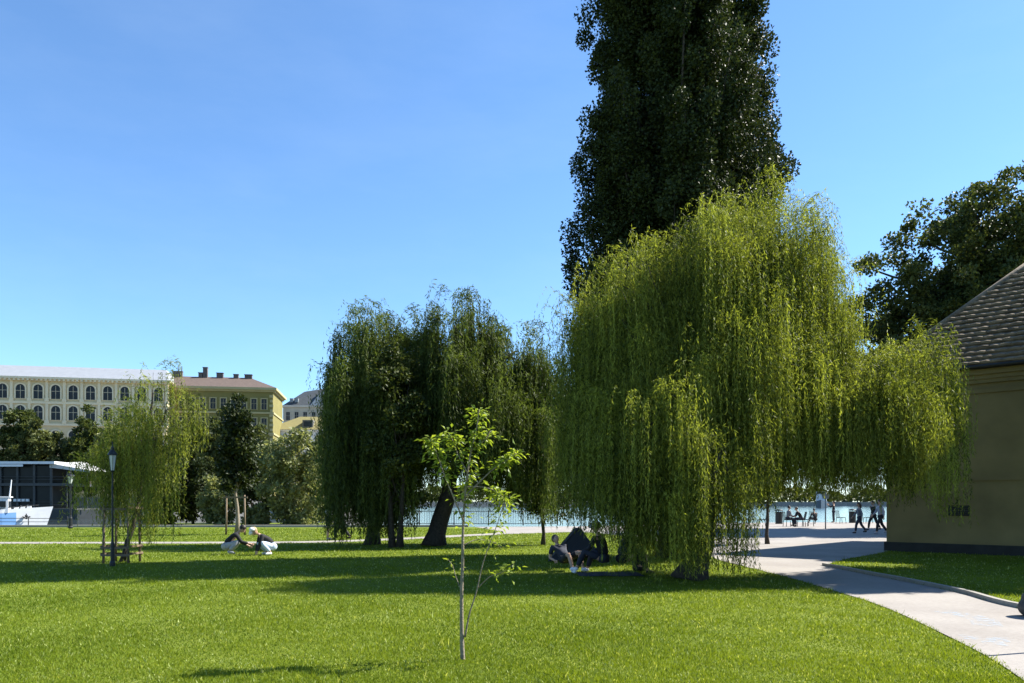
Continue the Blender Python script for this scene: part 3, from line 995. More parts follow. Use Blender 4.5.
def window_proto(outline, frame_mat, pane_mat, w, h, bars=True, sur=0.28):
    """a window: surround standing proud of the wall, pane and glazing bars"""
    k = 1 + 2 * sur / w
    kz = 1 + sur / h
    big = [(x * k, z * kz - (sur * 0.3 if z == 0 else 0)) for (x, z) in outline]
    mb = MB()
    n = len(outline)
    vs = [(x, -0.16, z) for x, z in big] + [(x, -0.16, z) for x, z in outline] + [(x, -0.01, z) for x, z in big] + [(x, -0.05, z) for x, z in outline]
    fs = []
    for i in range(n):
        j = (i + 1) % n
        fs.append((i, j, n + j, n + i)); fs.append((2 * n + j, 2 * n + i, i, j)[::-1]); fs.append((n + i, n + j, 3 * n + j, 3 * n + i))
    mb.add(vs, fs)
    f = mb.build('window', frame_mat)
    p = MB(); p.slab_y(outline, -0.06, -0.03); po = p.build('pane', pane_mat, f)
    if bars:
        b = MB()
        b.box((0, -0.075, h * 0.46), (0.06, 0.03, h * 0.92)); b.box((0, -0.08, h * 0.55), (w * 0.98, 0.03, 0.06))
        b.build('glazing_bar', frame_mat, f)
    return f

def place_windows(proto, root, xs, zs, first):
    """proto is the first window; the others are copies of it and its parts"""
    for z in zs:
        for x in xs:
            if first[0]:
                o = proto; first[0] = False
            else:
                o = copy_tree(proto)
            o.parent = root
            o.location = (x, 0, z)

def white_building():
    A = Vector((gx(-75, 170.5), 170.5, 0)); B = Vector((gx(166, 180), 180, 0))
    v = B - A; L = v.length
    t = thing('palace_building', 'long cream building with rows of arched windows and pale metal roof', 'building', A, math.atan2(v.y, v.x))
    M_C = mat_plain('cream_stucco', (0.62, 0.49, 0.29), 0.9, 0.08, 0.5)
    M_T = mat_plain('cream_trim', (0.72, 0.60, 0.40), 0.9, 0.06, 0.5)
    M_R = mat_plain('pale_metal_roof', (0.25, 0.265, 0.285), 0.5, 0.06, 1.0)
    zt = 29.0; Dp = 22
    w = MB(); w.prism([(0, 0), (L, 0), (L, Dp), (0, Dp)], 2.5, zt); w.build('wall', M_C, t)
    c = MB()
    for (o, a, b) in ((0.5, zt - 0.75, zt - 0.35), (0.95, zt - 0.35, zt + 0.1), (0.25, 23.3, 23.8), (0.30, 18.55, 19.0), (0.3, 12.5, 13.0)):
        c.prism([(-o, -o), (L + o, -o), (L + o, Dp), (-o, Dp)], a, b)
    c.build('cornice', M_T, t)
    m = MB()
    nb = int(L / 0.9)
    prof = [(0.0, -0.52)]
    for i in range(nb):
        q = 0.4 + i * 0.9
        prof += [(q - 0.2, -0.52), (q - 0.2, -0.9), (q + 0.2, -0.9), (q + 0.2, -0.52)]
    prof += [(L, -0.52), (L, -0.4), (0.0, -0.4)]
    m.prism(prof, zt - 0.72, zt - 0.36)
    m.build('corbel_band', M_T, t)
    bay = 3.52; nbay = int(L / bay)
    x0 = L - nbay * bay + 0.2
    for i in range(nbay + 1):
        for (a, b) in ((19.0, 23.3), (23.8, zt - 0.75)):
            p = MB()
            p.box((x0 + i * bay, -0.10, (a + b) / 2), (0.55, 0.22, b - a))
            p.box((x0 + i * bay, -0.16, a + 0.35), (0.85, 0.36, 0.7))
            p.build('pilaster', M_T, t)
    r = MB(); o = 0.8
    r.add([(-o, -o, zt + 0.1), (L + o, -o, zt + 0.1), (L + o, Dp, zt + 0.1), (-o, Dp, zt + 0.1), (-o, 5.0, zt + 3.3), (L - 1.0, 5.0, zt + 3.3), (L - 1.0, Dp - 4, zt + 3.3), (-o, Dp - 4, zt + 3.3)],
          [(0, 1, 5, 4), (1, 2, 6, 5), (2, 3, 7, 6), (4, 5, 6, 7), (3, 0, 4, 7)])
    r.build('roof', M_R, t)
    pr = window_proto(arch_outline(1.85, 3.1), M_T, M_PANE, 1.85, 3.1)
    place_windows(pr, t, [x0 + bay * (i + 0.5) for i in range(nbay)], [24.4, 19.8, 14.4], [True])
white_building()

def ochre_building():
    A = Vector((gx(160, 183), 183.2, 0)); B = Vector((gx(273, 187), 187, 0))
    v = B - A; L = v.length
    t = thing('ochre_building', 'ochre green building with brown hipped roof and chimneys', 'building', A, math.atan2(v.y, v.x))
    M_C = mat_plain('ochre_stucco', (0.17, 0.15, 0.045), 0.9, 0.1, 0.5)
    M_T = mat_plain('ochre_trim', (0.34, 0.30, 0.15), 0.9, 0.06, 0.5)
    M_R = mat_plain('brown_roof', (0.095, 0.068, 0.055), 0.85, 0.2, 2.0)
    zt = 28.0; Dp = 17
    w = MB(); w.prism([(0, 0), (L, 0), (L, Dp), (0, Dp)], 2.5, zt); w.build('wall', M_C, t)
    c = MB()
    for (o, a, b) in ((0.4, zt - 0.5, zt - 0.1), (0.9, zt - 0.1, zt + 0.45), (0.22, 22.4, 22.8), (0.22, 17.6, 18.0)):
        c.prism([(-o, -o), (L + o, -o), (L + o, Dp + o), (-o, Dp + o)], a, b)
    c.build('cornice', M_T, t)
    q = MB()
    for k in range(22): q.box((L - 0.35, -0.06, 3 + k * 1.12), (0.9 if k % 2 else 0.6, 0.16, 0.6))
    q.build('quoin', M_T, t)
    r = MB(); o = 0.8; zr = zt + 4.0
    r.add([(-o, -o, zt + 0.45), (L + o, -o, zt + 0.45), (L + o, Dp + o, zt + 0.45), (-o, Dp + o, zt + 0.45), (-o, Dp / 2, zr), (L - 6.5, Dp / 2, zr)],
          [(0, 1, 5, 4), (1, 2, 5), (2, 3, 4, 5), (3, 0, 4)])
    ro = r.build('roof', M_R, t)
    M_CH = mat_plain('chimney_render', (0.09, 0.08, 0.075), 0.9, 0.2, 2)
    for (px, w_, h_) in ((184, 2.2, 0.9), (210.5, 1.0, 2.0), (206, 0.9, 0.7), (224.5, 1.5, 0.75), (240, 1.1, 0.5), (252, 1.7, 0.5)):
        x = gx(px, 192) - A.x
        ch = MB(); ch.box((x, Dp / 2 - 0.6, zr - 0.2 + h_ / 2), (w_, 0.9, h_ + 0.6)); ch.box((x, Dp / 2 - 0.6, zr + h_ + 0.13), (w_ + 0.2, 1.1, 0.14)); ch.build('chimney', M_CH, ro)
    for px in (184.5, 188):
        x = gx(px, 192) - A.x
        an = MB(); an.tube([(x, Dp / 2 - 0.6, zr), (x, Dp / 2 - 0.6, zr + 2.3)], 0.11, 6); an.build('vent_pipe', M_CH, ro)
    pr = window_proto(rect_outline(1.15, 2.45), M_T, M_PANE, 1.15, 2.45, sur=0.22)
    xs = [L - 2.0 - 2.28 * i for i in range(int((L - 2.5) / 2.28) + 1)]
    place_windows(pr, t, xs, [23.4, 18.9, 14.2], [True])
ochre_building()

def mansard_building():
    d = 255
    x0, x1 = gx(283, d), gx(352, d)
    L = x1 - x0
    t = thing('mansard_building', 'tall building with dark slate mansard roof and blue grey corner', 'building', (x0, d, 0), 0.05)
    M_C = mat_plain('grey_stucco', (0.36, 0.33, 0.26), 0.9, 0.1, 0.5)
    M_R = mat_plain('slate', (0.055, 0.062, 0.065), 0.6, 0.2, 2)
    M_R2 = mat_plain('blue_slate', (0.14, 0.17, 0.19), 0.5, 0.1, 2)
    ze = gz(407, d)
    w = MB(); w.prism([(0, 0), (L, 0), (L, 14), (0, 14)], 2.5, ze); w.build('wall', M_C, t)
    c = MB(); c.prism([(-0.5, -0.5), (L + 0.5, -0.5), (L + 0.5, 14.5), (-0.5, 14.5)], ze, ze + 0.5); c.build('cornice', mat_plain('grey_trim', (0.45, 0.42, 0.35), 0.9, 0.1, 1), t)
    xs = (gx(310, d) - x0)
    r = MB(); zt = gz(385, d)
    r.add([(0, -0.3, ze + 0.5), (xs, -0.3, ze + 0.5), (xs, 14, ze + 0.5), (0, 14, ze + 0.5), (xs - 3.2, 6.5, zt - 1.2), (xs + 4, 6.5, zt)],
          [(0, 1, 5, 4), (1, 2, 5), (2, 3, 4, 5), (3, 0, 4)])
    r.build('roof', M_R, t)
    r2 = MB()
    r2.add([(xs, -0.6, ze + 0.5), (L, -0.6, ze + 0.5), (L, 12, ze + 0.5), (xs, 12, ze + 0.5), (xs + 4.5, 3.5, zt + 0.4), (L - 1, 3.5, zt + 1.5), (L - 1, 9, zt + 1.5), (xs + 4.5, 9, zt + 0.4)],
           [(0, 1, 5, 4), (1, 2, 6, 5), (2, 3, 7, 6), (3, 0, 4, 7), (4, 5, 6, 7)])
    r2.build('roof', M_R2, t)
    for px in (291, 296):
        dm = MB(); dm.box((gx(px, d) - x0, 1.2, ze + 2.2), (1.0, 1.6, 1.3)); dm.build('dormer', M_R2, t)
    pr = window_proto(rect_outline(1.2, 2.6), M_C, M_PANE, 1.2, 2.6, sur=0.2)
    place_windows(pr, t, [1.6 + i * 2.7 for i in range(int((L - 1) / 2.7))], [ze - 4.2], [True])
mansard_building()

def yellow_roof_house():
    d = 200
    x0, x1 = gx(268, d), gx(352, d)
    L = x1 - x0
    t = thing('yellow_roof_house', 'white riverside house with yellow ochre roof and dark dormers', 'house', (x0, d, 0), 0.03)
    M_C = mat_plain('white_stucco', (0.66, 0.65, 0.66), 0.9, 0.05, 0.5)
    M_R = mat_plain('yellow_roof', (0.20, 0.175, 0.07), 0.8, 0.12, 2)
    ze = gz(431, d); zt = gz(414.5, d)
    w = MB(); w.prism([(0, 0), (L, 0), (L, 12), (0, 12)], 2.5, ze); w.build('wall', M_C, t)
    c = MB(); c.prism([(-0.4, -0.4), (L + 0.4, -0.4), (L + 0.4, 12.4), (-0.4, 12.4)], ze, ze + 0.35)
    c.box((L / 2, -0.06, ze - 4.1), (L, 0.14, 0.3)); c.build('cornice', M_C, t)
    r = MB(); o = 0.6
    r.add([(-o, -o, ze + 0.35), (L + o, -o, ze + 0.35), (L + o, 12 + o, ze + 0.35), (-o, 12 + o, ze + 0.35), (6.8, 5.0, zt), (L - 1, 5.0, zt), (L - 1, 8, zt), (6.8, 8, zt)],
          [(0, 1, 5, 4), (1, 2, 6, 5), (2, 3, 7, 6), (3, 0, 4, 7), (4, 5, 6, 7)])
    ro = r.build('roof', M_R, t)
    for px in (307, 335):
        x = gx(px, d) - x0
        dm = MB(); dm.box((x, 1.6, ze + 1.9), (2.6, 2.4, 1.9)); dob = dm.build('dormer', mat_plain('dormer_grey', (0.12, 0.12, 0.11), 0.8, 0.2, 2), ro)
        pn = MB(); pn.box((x, 0.38, ze + 1.85), (2.0, 0.05, 1.3)); pn.build('pane', M_PANE, dob)
    pr = window_proto(rect_outline(1.15, 2.0), M_C, M_PANE, 1.15, 2.0, sur=0.15)
    place_windows(pr, t, [1.2 + i * 2.22 for i in range(int((L - 1) / 2.22))], [ze - 3.1, ze - 7.4, ze - 11.5], [True])
yellow_roof_house()

# ------------------------------------------------------------------ boats
def hull_mesh(L, B, zd, zb, zk, mats, band=None):
    """lofted hull, bow at +x; zd(u) sheer, zb keel line height"""
    mb = MB()
    st = 14; rows = [0.0, 0.35, 0.7, 0.86, 1.0]
    vs = []
    for i in range(st + 1):
        u = i / st
        bw = B / 2 * (1 - max(0, (u - 0.45) / 0.55) ** 2.2) * (0.82 + 0.18 * min(1, u / 0.2))
        bw = max(bw, 0.02)
        top = zd + (zk * max(0, (u - 0.3) / 0.7) ** 2)
        for s in (-1, 1):
            for k, h in enumerate(rows):
                wv = bw * (0.72 + 0.28 * h ** 0.6)
                xo = u * L + (0.10 * L * 0.5 * h if u > 0.9 else 0) * (u - 0.9) / 0.1
                vs.append((xo, s * wv, zb + (top - zb) * h))
    n = len(rows)
    fs = []; mi = []
    for i in range(st):
        for si in (0, 1):
            for k in range(n - 1):
                a = (i * 2 + si) * n + k; b = ((i + 1) * 2 + si) * n + k
                f = (a, b, b + 1, a + 1)
                fs.append(f if si == 0 else f[::-1])
                mi.append(1 if (band and k in band and i < st * 0.84) else 0)
        a = (i * 2) * n + n - 1; b = ((i + 1) * 2) * n + n - 1; c = ((i + 1) * 2 + 1) * n + n - 1; d = (i * 2 + 1) * n + n - 1
        fs.append((a, b, c, d)); mi.append(0)
    mb.v = vs; mb.f = fs; mb.mi = mi
    mb.f.append(tuple(range(n)) + tuple(reversed(range(n, 2 * n)))); mb.mi.append(0)
    return mb

def white_boat():
    d = 75
    bx = gx(44, d)
    L = 15.0
    t = thing('river_boat', 'white river boat with pale blue side and cabin, moored at the quay', 'boat', (bx - L * math.cos(0.45), d - L * math.sin(0.45), -1.0), 0.45)
    M_BL = mat_plain('pale_blue_paint', (0.20, 0.38, 0.66), 0.4, 0.05, 2)
    hull_mesh(L, 3.4, 1.72, -0.3, 0.55, None, band=(1, 2)).build('hull', [M_WHITE, M_BL], t, smooth=False)
    ru = MB()
    for s in (-1, 1): ru.tube([(0.2, s * 1.42, 1.83), (L * 0.45, s * 1.72, 1.84), (L * 0.7, s * 1.5, 1.99), (L * 0.97, s * 0.25, 2.42)], 0.045, 6)
    ru.build('rub_rail', M_IRON, t)
    c = MB(); c.prism([(1.0, -1.25), (L - 2.75, -1.05), (L - 2.75, 1.05), (1.0, 1.25)], 1.7, 3.1); cab = c.build('cabin', M_WHITE, t)
    ct = MB(); ct.prism([(0.8, -1.4), (L - 2.6, -1.15), (L - 2.6, 1.15), (0.8, 1.4)], 3.1, 3.2); ct.build('cabin_roof', M_WHITE, cab)
    wx = L - 3.35
    for k in range(8):
        wn = MB(); wn.box((wx - k * 1.15, -1.07 - 0.2 * (0.55 + k * 1.15) / 11.25, 2.5), (0.86, 0.05, 0.55), -0.018); wn.build('window', M_PANE, cab)
    ws = MB(); ws.box((L - 2.74, 0, 2.5), (0.05, 1.7, 0.55)); ws.build('windscreen', M_PANE, cab)
    m = MB(); m.tube([(L - 2.75, 0, 3.1), (L - 2.6, 0, 4.75)], [0.07, 0.04], 8); m.build('mast', M_WHITE, t)
    an = MB(); an.tube([(L - 1.35, -0.72, 1.62), (L - 1.35, -0.78, 1.15)], 0.05, 6); an.tube([(L - 1.65, -0.76, 1.35), (L - 1.35, -0.8, 1.15), (L - 1.05, -0.70, 1.35)], 0.06, 6); an.ball((L - 1.35, -0.75, 1.4), 0.13, 8, 6)
    an.build('anchor', M_IRON, t)
    dk = MB()
    for k in range(3): dk.box((L - 2.2 + k * 0.5, 0.0, 2.12 + 0.06 * k), (0.34, 0.6 - 0.1 * k, 0.3))
    dk.build('deck_locker', M_WHITE, t)
white_boat()

def restaurant_boat():
    d = 130
    x0, x1 = gx(-70, d), gx(66, d)
    L = x1 - x0
    t = thing('restaurant_boat', 'two deck floating restaurant with dark glazing under a white roof', 'boat', (x0, d, -1.0))
    M_H = mat_plain('dark_hull', (0.02, 0.024, 0.026), 0.5, 0.2, 1)
    M_G = mat_plain('dark_glazing', (0.010, 0.013, 0.014), 0.35, 0.3, 0.5, spec=0.15)
    M_F = mat_plain('grey_deck', (0.045, 0.048, 0.048), 0.6, 0.1, 1)
    h = MB(); h.prism([(0, -4), (L + 4, -4), (L + 7, 0), (L + 4, 4), (0, 4)], -0.4, 1.5); h.build('hull', M_H, t)
    for (z0, z1) in ((1.75, 5.3), (5.75, 8.5)):
        g = MB(); g.box((L / 2, 0, (z0 + z1) / 2), (L - 0.6, 6.6, z1 - z0)); g.build('glazing', M_G, t)
    f = MB(); f.box((L / 2 + 1.5, 0, 1.62), (L + 4, 7.6, 0.25)); f.box((L / 2 + 1, 0, 5.52), (L + 3, 7.6, 0.42)); f.build('deck', M_F, t)
    r = MB(); r.box((L / 2, 0, 8.95), (L + 1.0, 8.4, 0.4)); r.box((L * 0.62, -4.26, 8.5), (8.0, 0.1, 0.35)); r.build('roof', M_WHITE, t)
    for k in range(9):
        x = 0.4 + k * (L - 0.8) / 8
        for (z0, z1) in ((1.75, 5.3), (5.75, 8.65)):
            p = MB(); p.box((x, -3.45, (z0 + z1) / 2), (0.32, 0.28, z1 - z0)); p.build('pillar', M_F, t)
    for z in (2.3, 2.75, 6.3, 6.75):
        b = MB(); b.tube([(0, -3.72, z), (L + 2.0, -3.72, z)], 0.04, 6); b.build('rail', M_F, t)
    tb = MB()
    for k in range(4): tb.box((gx(29 + 4 * k, d) - x0, -3.6, 3.05), (0.45, 0.25, 0.40))
    tb.build('chair_row', M_WHITE, t)
    aw = MB()
    aw.add([(L - 0.6, -3.6, 8.9), (L + 5.6, -3.4, 7.75), (L + 5.6, 3.4, 7.75), (L - 0.6, 3.6, 8.9), (L + 3.0, 0, 9.3), (L - 0.6, -3.6, 8.2), (L + 5.6, -3.4, 7.45)],
           [(0, 1, 4), (1, 2, 4), (2, 3, 4), (3, 0, 4), (5, 6, 1, 0)])
    aw.build('awning', mat_plain('white_canvas', (0.42, 0.42, 0.40), 0.8, 0.05, 2), t)
    for x in (L + 2, L + 5.2):
        p = MB(); p.tube([(x, -3.3, 1.7), (x, -3.3, 7.6)], 0.07, 6); p.build('awning_post', M_F, t)
restaurant_boat()

def tour_boat():
    d = 450
    t = thing('tour_boat', 'white passenger boat far off on the river, seen end on', 'boat', (gx(821, d), d, -1.0), -PI / 2 - 0.38)
    t.scale = (1.9, 1.9, 1.9)
    hm = hull_mesh(16, 3.8, 1.7, -0.3, 0.6, None); hm.v = [(x - 16, y, z) for x, y, z in hm.v]; hm.build('hull', mat_plain('navy_paint', (0.03, 0.05, 0.08), 0.5, 0.1, 1), t)
    c = MB(); c.prism([(-14, -1.45), (-3.6, -1.45), (-3.6, 1.45), (-14, 1.45)], 1.7, 4.9); cab = c.build('cabin', M_WHITE, t)
    w_ = MB(); w_.box((-3.58, 0, 4.4), (0.05, 2.4, 0.5)); w_.build('windscreen', M_PANE, cab)
    r = MB(); r.prism([(-14.4, -1.75), (-3.2, -1.75), (-3.2, 1.75), (-14.4, 1.75)], 4.9, 5.15); r.build('cabin_roof', M_IRON, cab)
tour_boat()

# ------------------------------------------------------------------ square furniture
def metal_chair():
    t = thing('metal_chair', 'x', 'chair', (0, 0, 0))
    s = MB(); s.box((0, 0, 0.45), (0.50, 0.52, 0.035))
    for k in range(5): s.box((-0.2 + 0.1 * k, 0, 0.472), (0.07, 0.5, 0.012))
    s.build('seat', M_IRON, t)
    b = MB()
    for k in range(5):
        y = -0.22 + 0.11 * k
        b.tube([(-0.25, y, 0.46), (-0.36, y, 0.98)], 0.014, 6)
    b.tube([(-0.36, -0.26, 0.98), (-0.36, 0.26, 0.98)], 0.02, 6)
    b.build('backrest', M_IRON, t)
    for (sx, sy) in ((1, -1), (1, 1), (-1, -1), (-1, 1)):
        l = MB(); l.tube([(sx * 0.23, sy * 0.24, 0.45), (sx * 0.27, sy * 0.25, 0.0)], 0.022, 8); l.build('leg', M_IRON, t, smooth=True)
    return t
ch0 = metal_chair()
chairs = [(748, 526.5, PI + 0.2, 'empty dark metal chair on the square, seen between the willow strands'),
          (762, 526.5, PI - 0.15, 'dark metal chair just beside the thin stemmed tree on the square'),
          (788.5, 526.8, 0.10, 'dark metal chair carrying the person in the grey shirt'),
          (800.5, 526.8, PI - 0.1, 'dark metal chair carrying the person in the black jacket'),
          (808, 526.5, PI + 0.4, 'empty dark metal chair directly behind the seated couple'),
          (841, 523.6, 0.2, 'empty dark metal chair between the photographer and the bin'),
          (868, 523.4, PI, 'empty dark metal chair close to the walking pair')]
for i, (px, py, rz, lab) in enumerate(chairs):
    c = ch0 if i == 0 else copy_tree(ch0)
    x, d = G(px, py)
    c.location = (x, d, path_z); c.rotation_euler = (0, 0, rz); c['label'] = lab; c['group'] = 'metal chairs on the riverside square'

def litter_bin():
    t = thing('litter_bin', 'x', 'litter bin')
    b = MB(); b.lathe([(0.26, 0.0), (0.27, 0.03), (0.27, 0.82), (0.29, 0.84), (0.29, 0.90), (0.27, 0.92)], n=16); b.build('body', M_IRON, t, smooth=False)
    l = MB(); l.lathe([(0.30, 0.99), (0.30, 1.03), (0.20, 1.10), (0.05, 1.12)], n=16); l.build('lid', M_IRON, t)
    for k in range(3):
        a = k * 2 * PI / 3
        p = MB(); p.tube([(0.24 * math.cos(a), 0.24 * math.sin(a), 0.9), (0.24 * math.cos(a), 0.24 * math.sin(a), 1.0)], 0.02, 6); p.build('lid_post', M_IRON, t)
    return t
b0 = litter_bin()
for i, (px, py, lab) in enumerate([(779, 524, 'black round litter bin beside the seated couple'), (852.5, 523, 'black round litter bin behind the walking woman')]):
    b = b0 if i == 0 else copy_tree(b0)
    x, d = G(px, py); b.location = (x, d, path_z); b['label'] = lab; b['group'] = 'litter bins on the riverside square'

def sign_post():
    x, d = G(825.5, 529)
    t = thing('sign_post', 'thin grey sign post with a small blank plate on the square', 'sign post', (x, d, path_z))
    M_ZN = mat_plain('zinc', (0.25, 0.26, 0.26), 0.5, 0.1, 8, metal=0.5)
    p = MB(); p.tube([(0, 0, 0), (0, 0, 2.2)], 0.04, 8); p.build('pole', M_ZN, t, smooth=True)
    s = MB(); s.box((0, -0.045, 2.0), (0.42, 0.02, 0.30)); s.build('sign_plate', M_ZN, t)
sign_post()

def boulder():
    d = 11.05
    bm = bmesh.new()
    bmesh.ops.create_icosphere(bm, subdivisions=4, radius=1.0)
    for v in bm.verts:
        c = v.co.copy()
        k = 1 + 0.10 * math.sin(c.x * 3.1 + 1) * math.cos(c.y * 2.7) + 0.06 * math.sin(c.z * 5 + c.x * 4) + random.gauss(0, 0.008)
        v.co = Vector((c.x * 0.30 * k, c.y * 0.26 * k, c.z * 0.24 * k + 0.17))
    me = bpy.data.meshes.new('boulder'); bm.to_mesh(me); bm.free()
    me.polygons.foreach_set('use_smooth', [True] * len(me.polygons))
    me.materials.append(mat_plain('dark_stone', (0.055, 0.057, 0.055), 0.85, 0.4, 9, bump=0.6, bscale=20))
    o = bpy.data.objects.new('boulder', me); COL.objects.link(o); o.location = (gx(1021, d) + 0.36, d + 0.1, 0)
    tag(o, 'dark grey boulder on the kerb beside the path', 'boulder')
boulder()

def off_post():
    # marker post just outside the picture; its thin shadow crosses the path
    t = thing('marker_post', 'thin wooden marker post beside the path edge', 'post', (6.6, 8.85, 0))
    p = MB(); p.tube([(0, 0, -0.05), (0, 0, 1.9)], [0.03, 0.025], 8); p.build('shaft', M_WOOD, t)
    c = MB(); c.lathe([(0.035, 1.9), (0.03, 1.93), (0.005, 1.95)], n=8); c.build('cap', M_IRON, t)
off_post()

def chalk():
    m, nt, out = new_mat('blue_chalk')
    p = nt.nodes.new('ShaderNodeBsdfPrincipled'); p.inputs['Roughness'].default_value = 1
    p.inputs['Base Color'].default_value = (0.34, 0.45, 0.56, 1)
    tr = nt.nodes.new('ShaderNodeBsdfTransparent')
    tc = nt.nodes.new('ShaderNodeTexCoord'); n = nt.nodes.new('ShaderNodeTexNoise'); n.inputs['Scale'].default_value = 11; n.inputs['Detail'].default_value = 8
    nt.links.new(tc.outputs['Object'], n.inputs['Vector'])
    r = nt.nodes.new('ShaderNodeValToRGB'); r.color_ramp.elements[0].position = 0.45; r.color_ramp.elements[1].position = 0.75; r.color_ramp.elements[1].color = (0.55, 0.55, 0.55, 1)
    nt.links.new(n.outputs['Fac'], r.inputs['Fac'])
    ms = nt.nodes.new('ShaderNodeMixShader')
    nt.links.new(r.outputs['Color'], ms.inputs[0]); nt.links.new(tr.outputs[0], ms.inputs[1]); nt.links.new(p.outputs[0], ms.inputs[2])
    nt.links.new(ms.outputs[0], out.inputs['Surface'])
    c = G(989, 641)
    poly = []
    for k in range(26):
        a = 2 * PI * k / 26
        rr = 0.23 * (1 + 0.35 * math.sin(a * 3 + 1) + 0.2 * math.sin(a * 7))
        poly.append((c[0] + rr * math.cos(a) * 1.0, c[1] + rr * math.sin(a) * 1.25))
    o = flat_poly('chalk_drawing', poly, path_z + 0.004, m)
    tag(o, 'rounded pale blue chalk patch on the path', 'chalk drawing')
    a = G(942, 612); b = G(988, 627)
    o = flat_poly('chalk_drawing', ribbon(smooth_line([a, ((a[0] + b[0]) / 2 + 0.2, (a[1] + b[1]) / 2), b], 6), 0.35), path_z + 0.004, m)
    tag(o, 'long faint streak of pale chalk on the path', 'chalk drawing')
chalk()

# ------------------------------------------------------------------ people
def skin_mesh(chains, root_first=True, sub=2):
    """chains: list of [(pos, radius), ...]; chains that start with an int branch from that vertex of chain 0's vertex list"""
    bm = bmesh.new()
    sl = bm.verts.layers.skin.verify()
    allv = []
    for ch in chains:
        prev = None
        for it in ch:
            if isinstance(it, int):
                prev = allv[it]; continue
            p, r = it
            v = bm.verts.new(p)
            v[sl].radius = (r, r)
            v[sl].use_root = prev is None
            allv.append(v)
            if prev is not None: bm.edges.new((prev, v))
            prev = v
    me = bpy.data.meshes.new('tmp'); bm.to_mesh(me); bm.free()
    o = bpy.data.objects.new('tmp', me); COL.objects.link(o)
    mo = o.modifiers.new('s', 'SKIN'); mo.use_smooth_shade = True
    if hasattr(mo, 'branch_smoothing'): mo.branch_smoothing = 0.3
    ss = o.modifiers.new('u', 'SUBSURF'); ss.levels = sub; ss.render_levels = sub
    dg = bpy.context.evaluated_depsgraph_get(); dg.update()
    out = bpy.data.meshes.new_from_object(o.evaluated_get(dg))
    bpy.data.objects.remove(o); bpy.data.meshes.remove(me)
    return out

def join_mb(me, mb):
    bm = bmesh.new(); bm.from_mesh(me)
    vs = [bm.verts.new(v) for v in mb.v]
    for f in mb.f:
        try:
            nf = bm.faces.new([vs[i] for i in f]); nf.smooth = True
        except ValueError: pass
    bm.to_mesh(me); bm.free()

M_SKIN = mat_plain('skin', (0.42, 0.26, 0.18), 0.6, 0.06, 8)
CL = {
    'black': mat_plain('cloth_black', (0.012, 0.012, 0.015), 0.85, 0.2, 12),
    'grey': mat_plain('cloth_grey', (0.15, 0.155, 0.17), 0.85, 0.12, 12),
    'pale_grey': mat_plain('cloth_pale_grey', (0.32, 0.32, 0.345), 0.85, 0.1, 12),
    'pale_blue': mat_plain('cloth_pale_blue', (0.38, 0.46, 0.60), 0.85, 0.12, 12),
    'white': mat_plain('cloth_white', (0.70, 0.70, 0.72), 0.85, 0.06, 12),
    'navy': mat_plain('cloth_navy', (0.02, 0.024, 0.04), 0.85, 0.2, 12),
    'denim': mat_plain('cloth_denim', (0.06, 0.09, 0.15), 0.85, 0.2, 12),
    'brown': mat_plain('hair_brown', (0.045, 0.028, 0.018), 0.6, 0.3, 30),
    'darkhair': mat_plain('hair_dark', (0.014, 0.011, 0.010), 0.55, 0.3, 30),
    'fair': mat_plain('hair_fair', (0.30, 0.22, 0.12), 0.6, 0.3, 30),
}
def dirv(a, b=0.0):
    """a: angle from straight down toward the front (+x); b: sideways"""
    a = math.radians(a); b = math.radians(b)
    return Vector((math.sin(a) * math.cos(b), math.sin(b), -math.cos(a) * math.cos(b)))

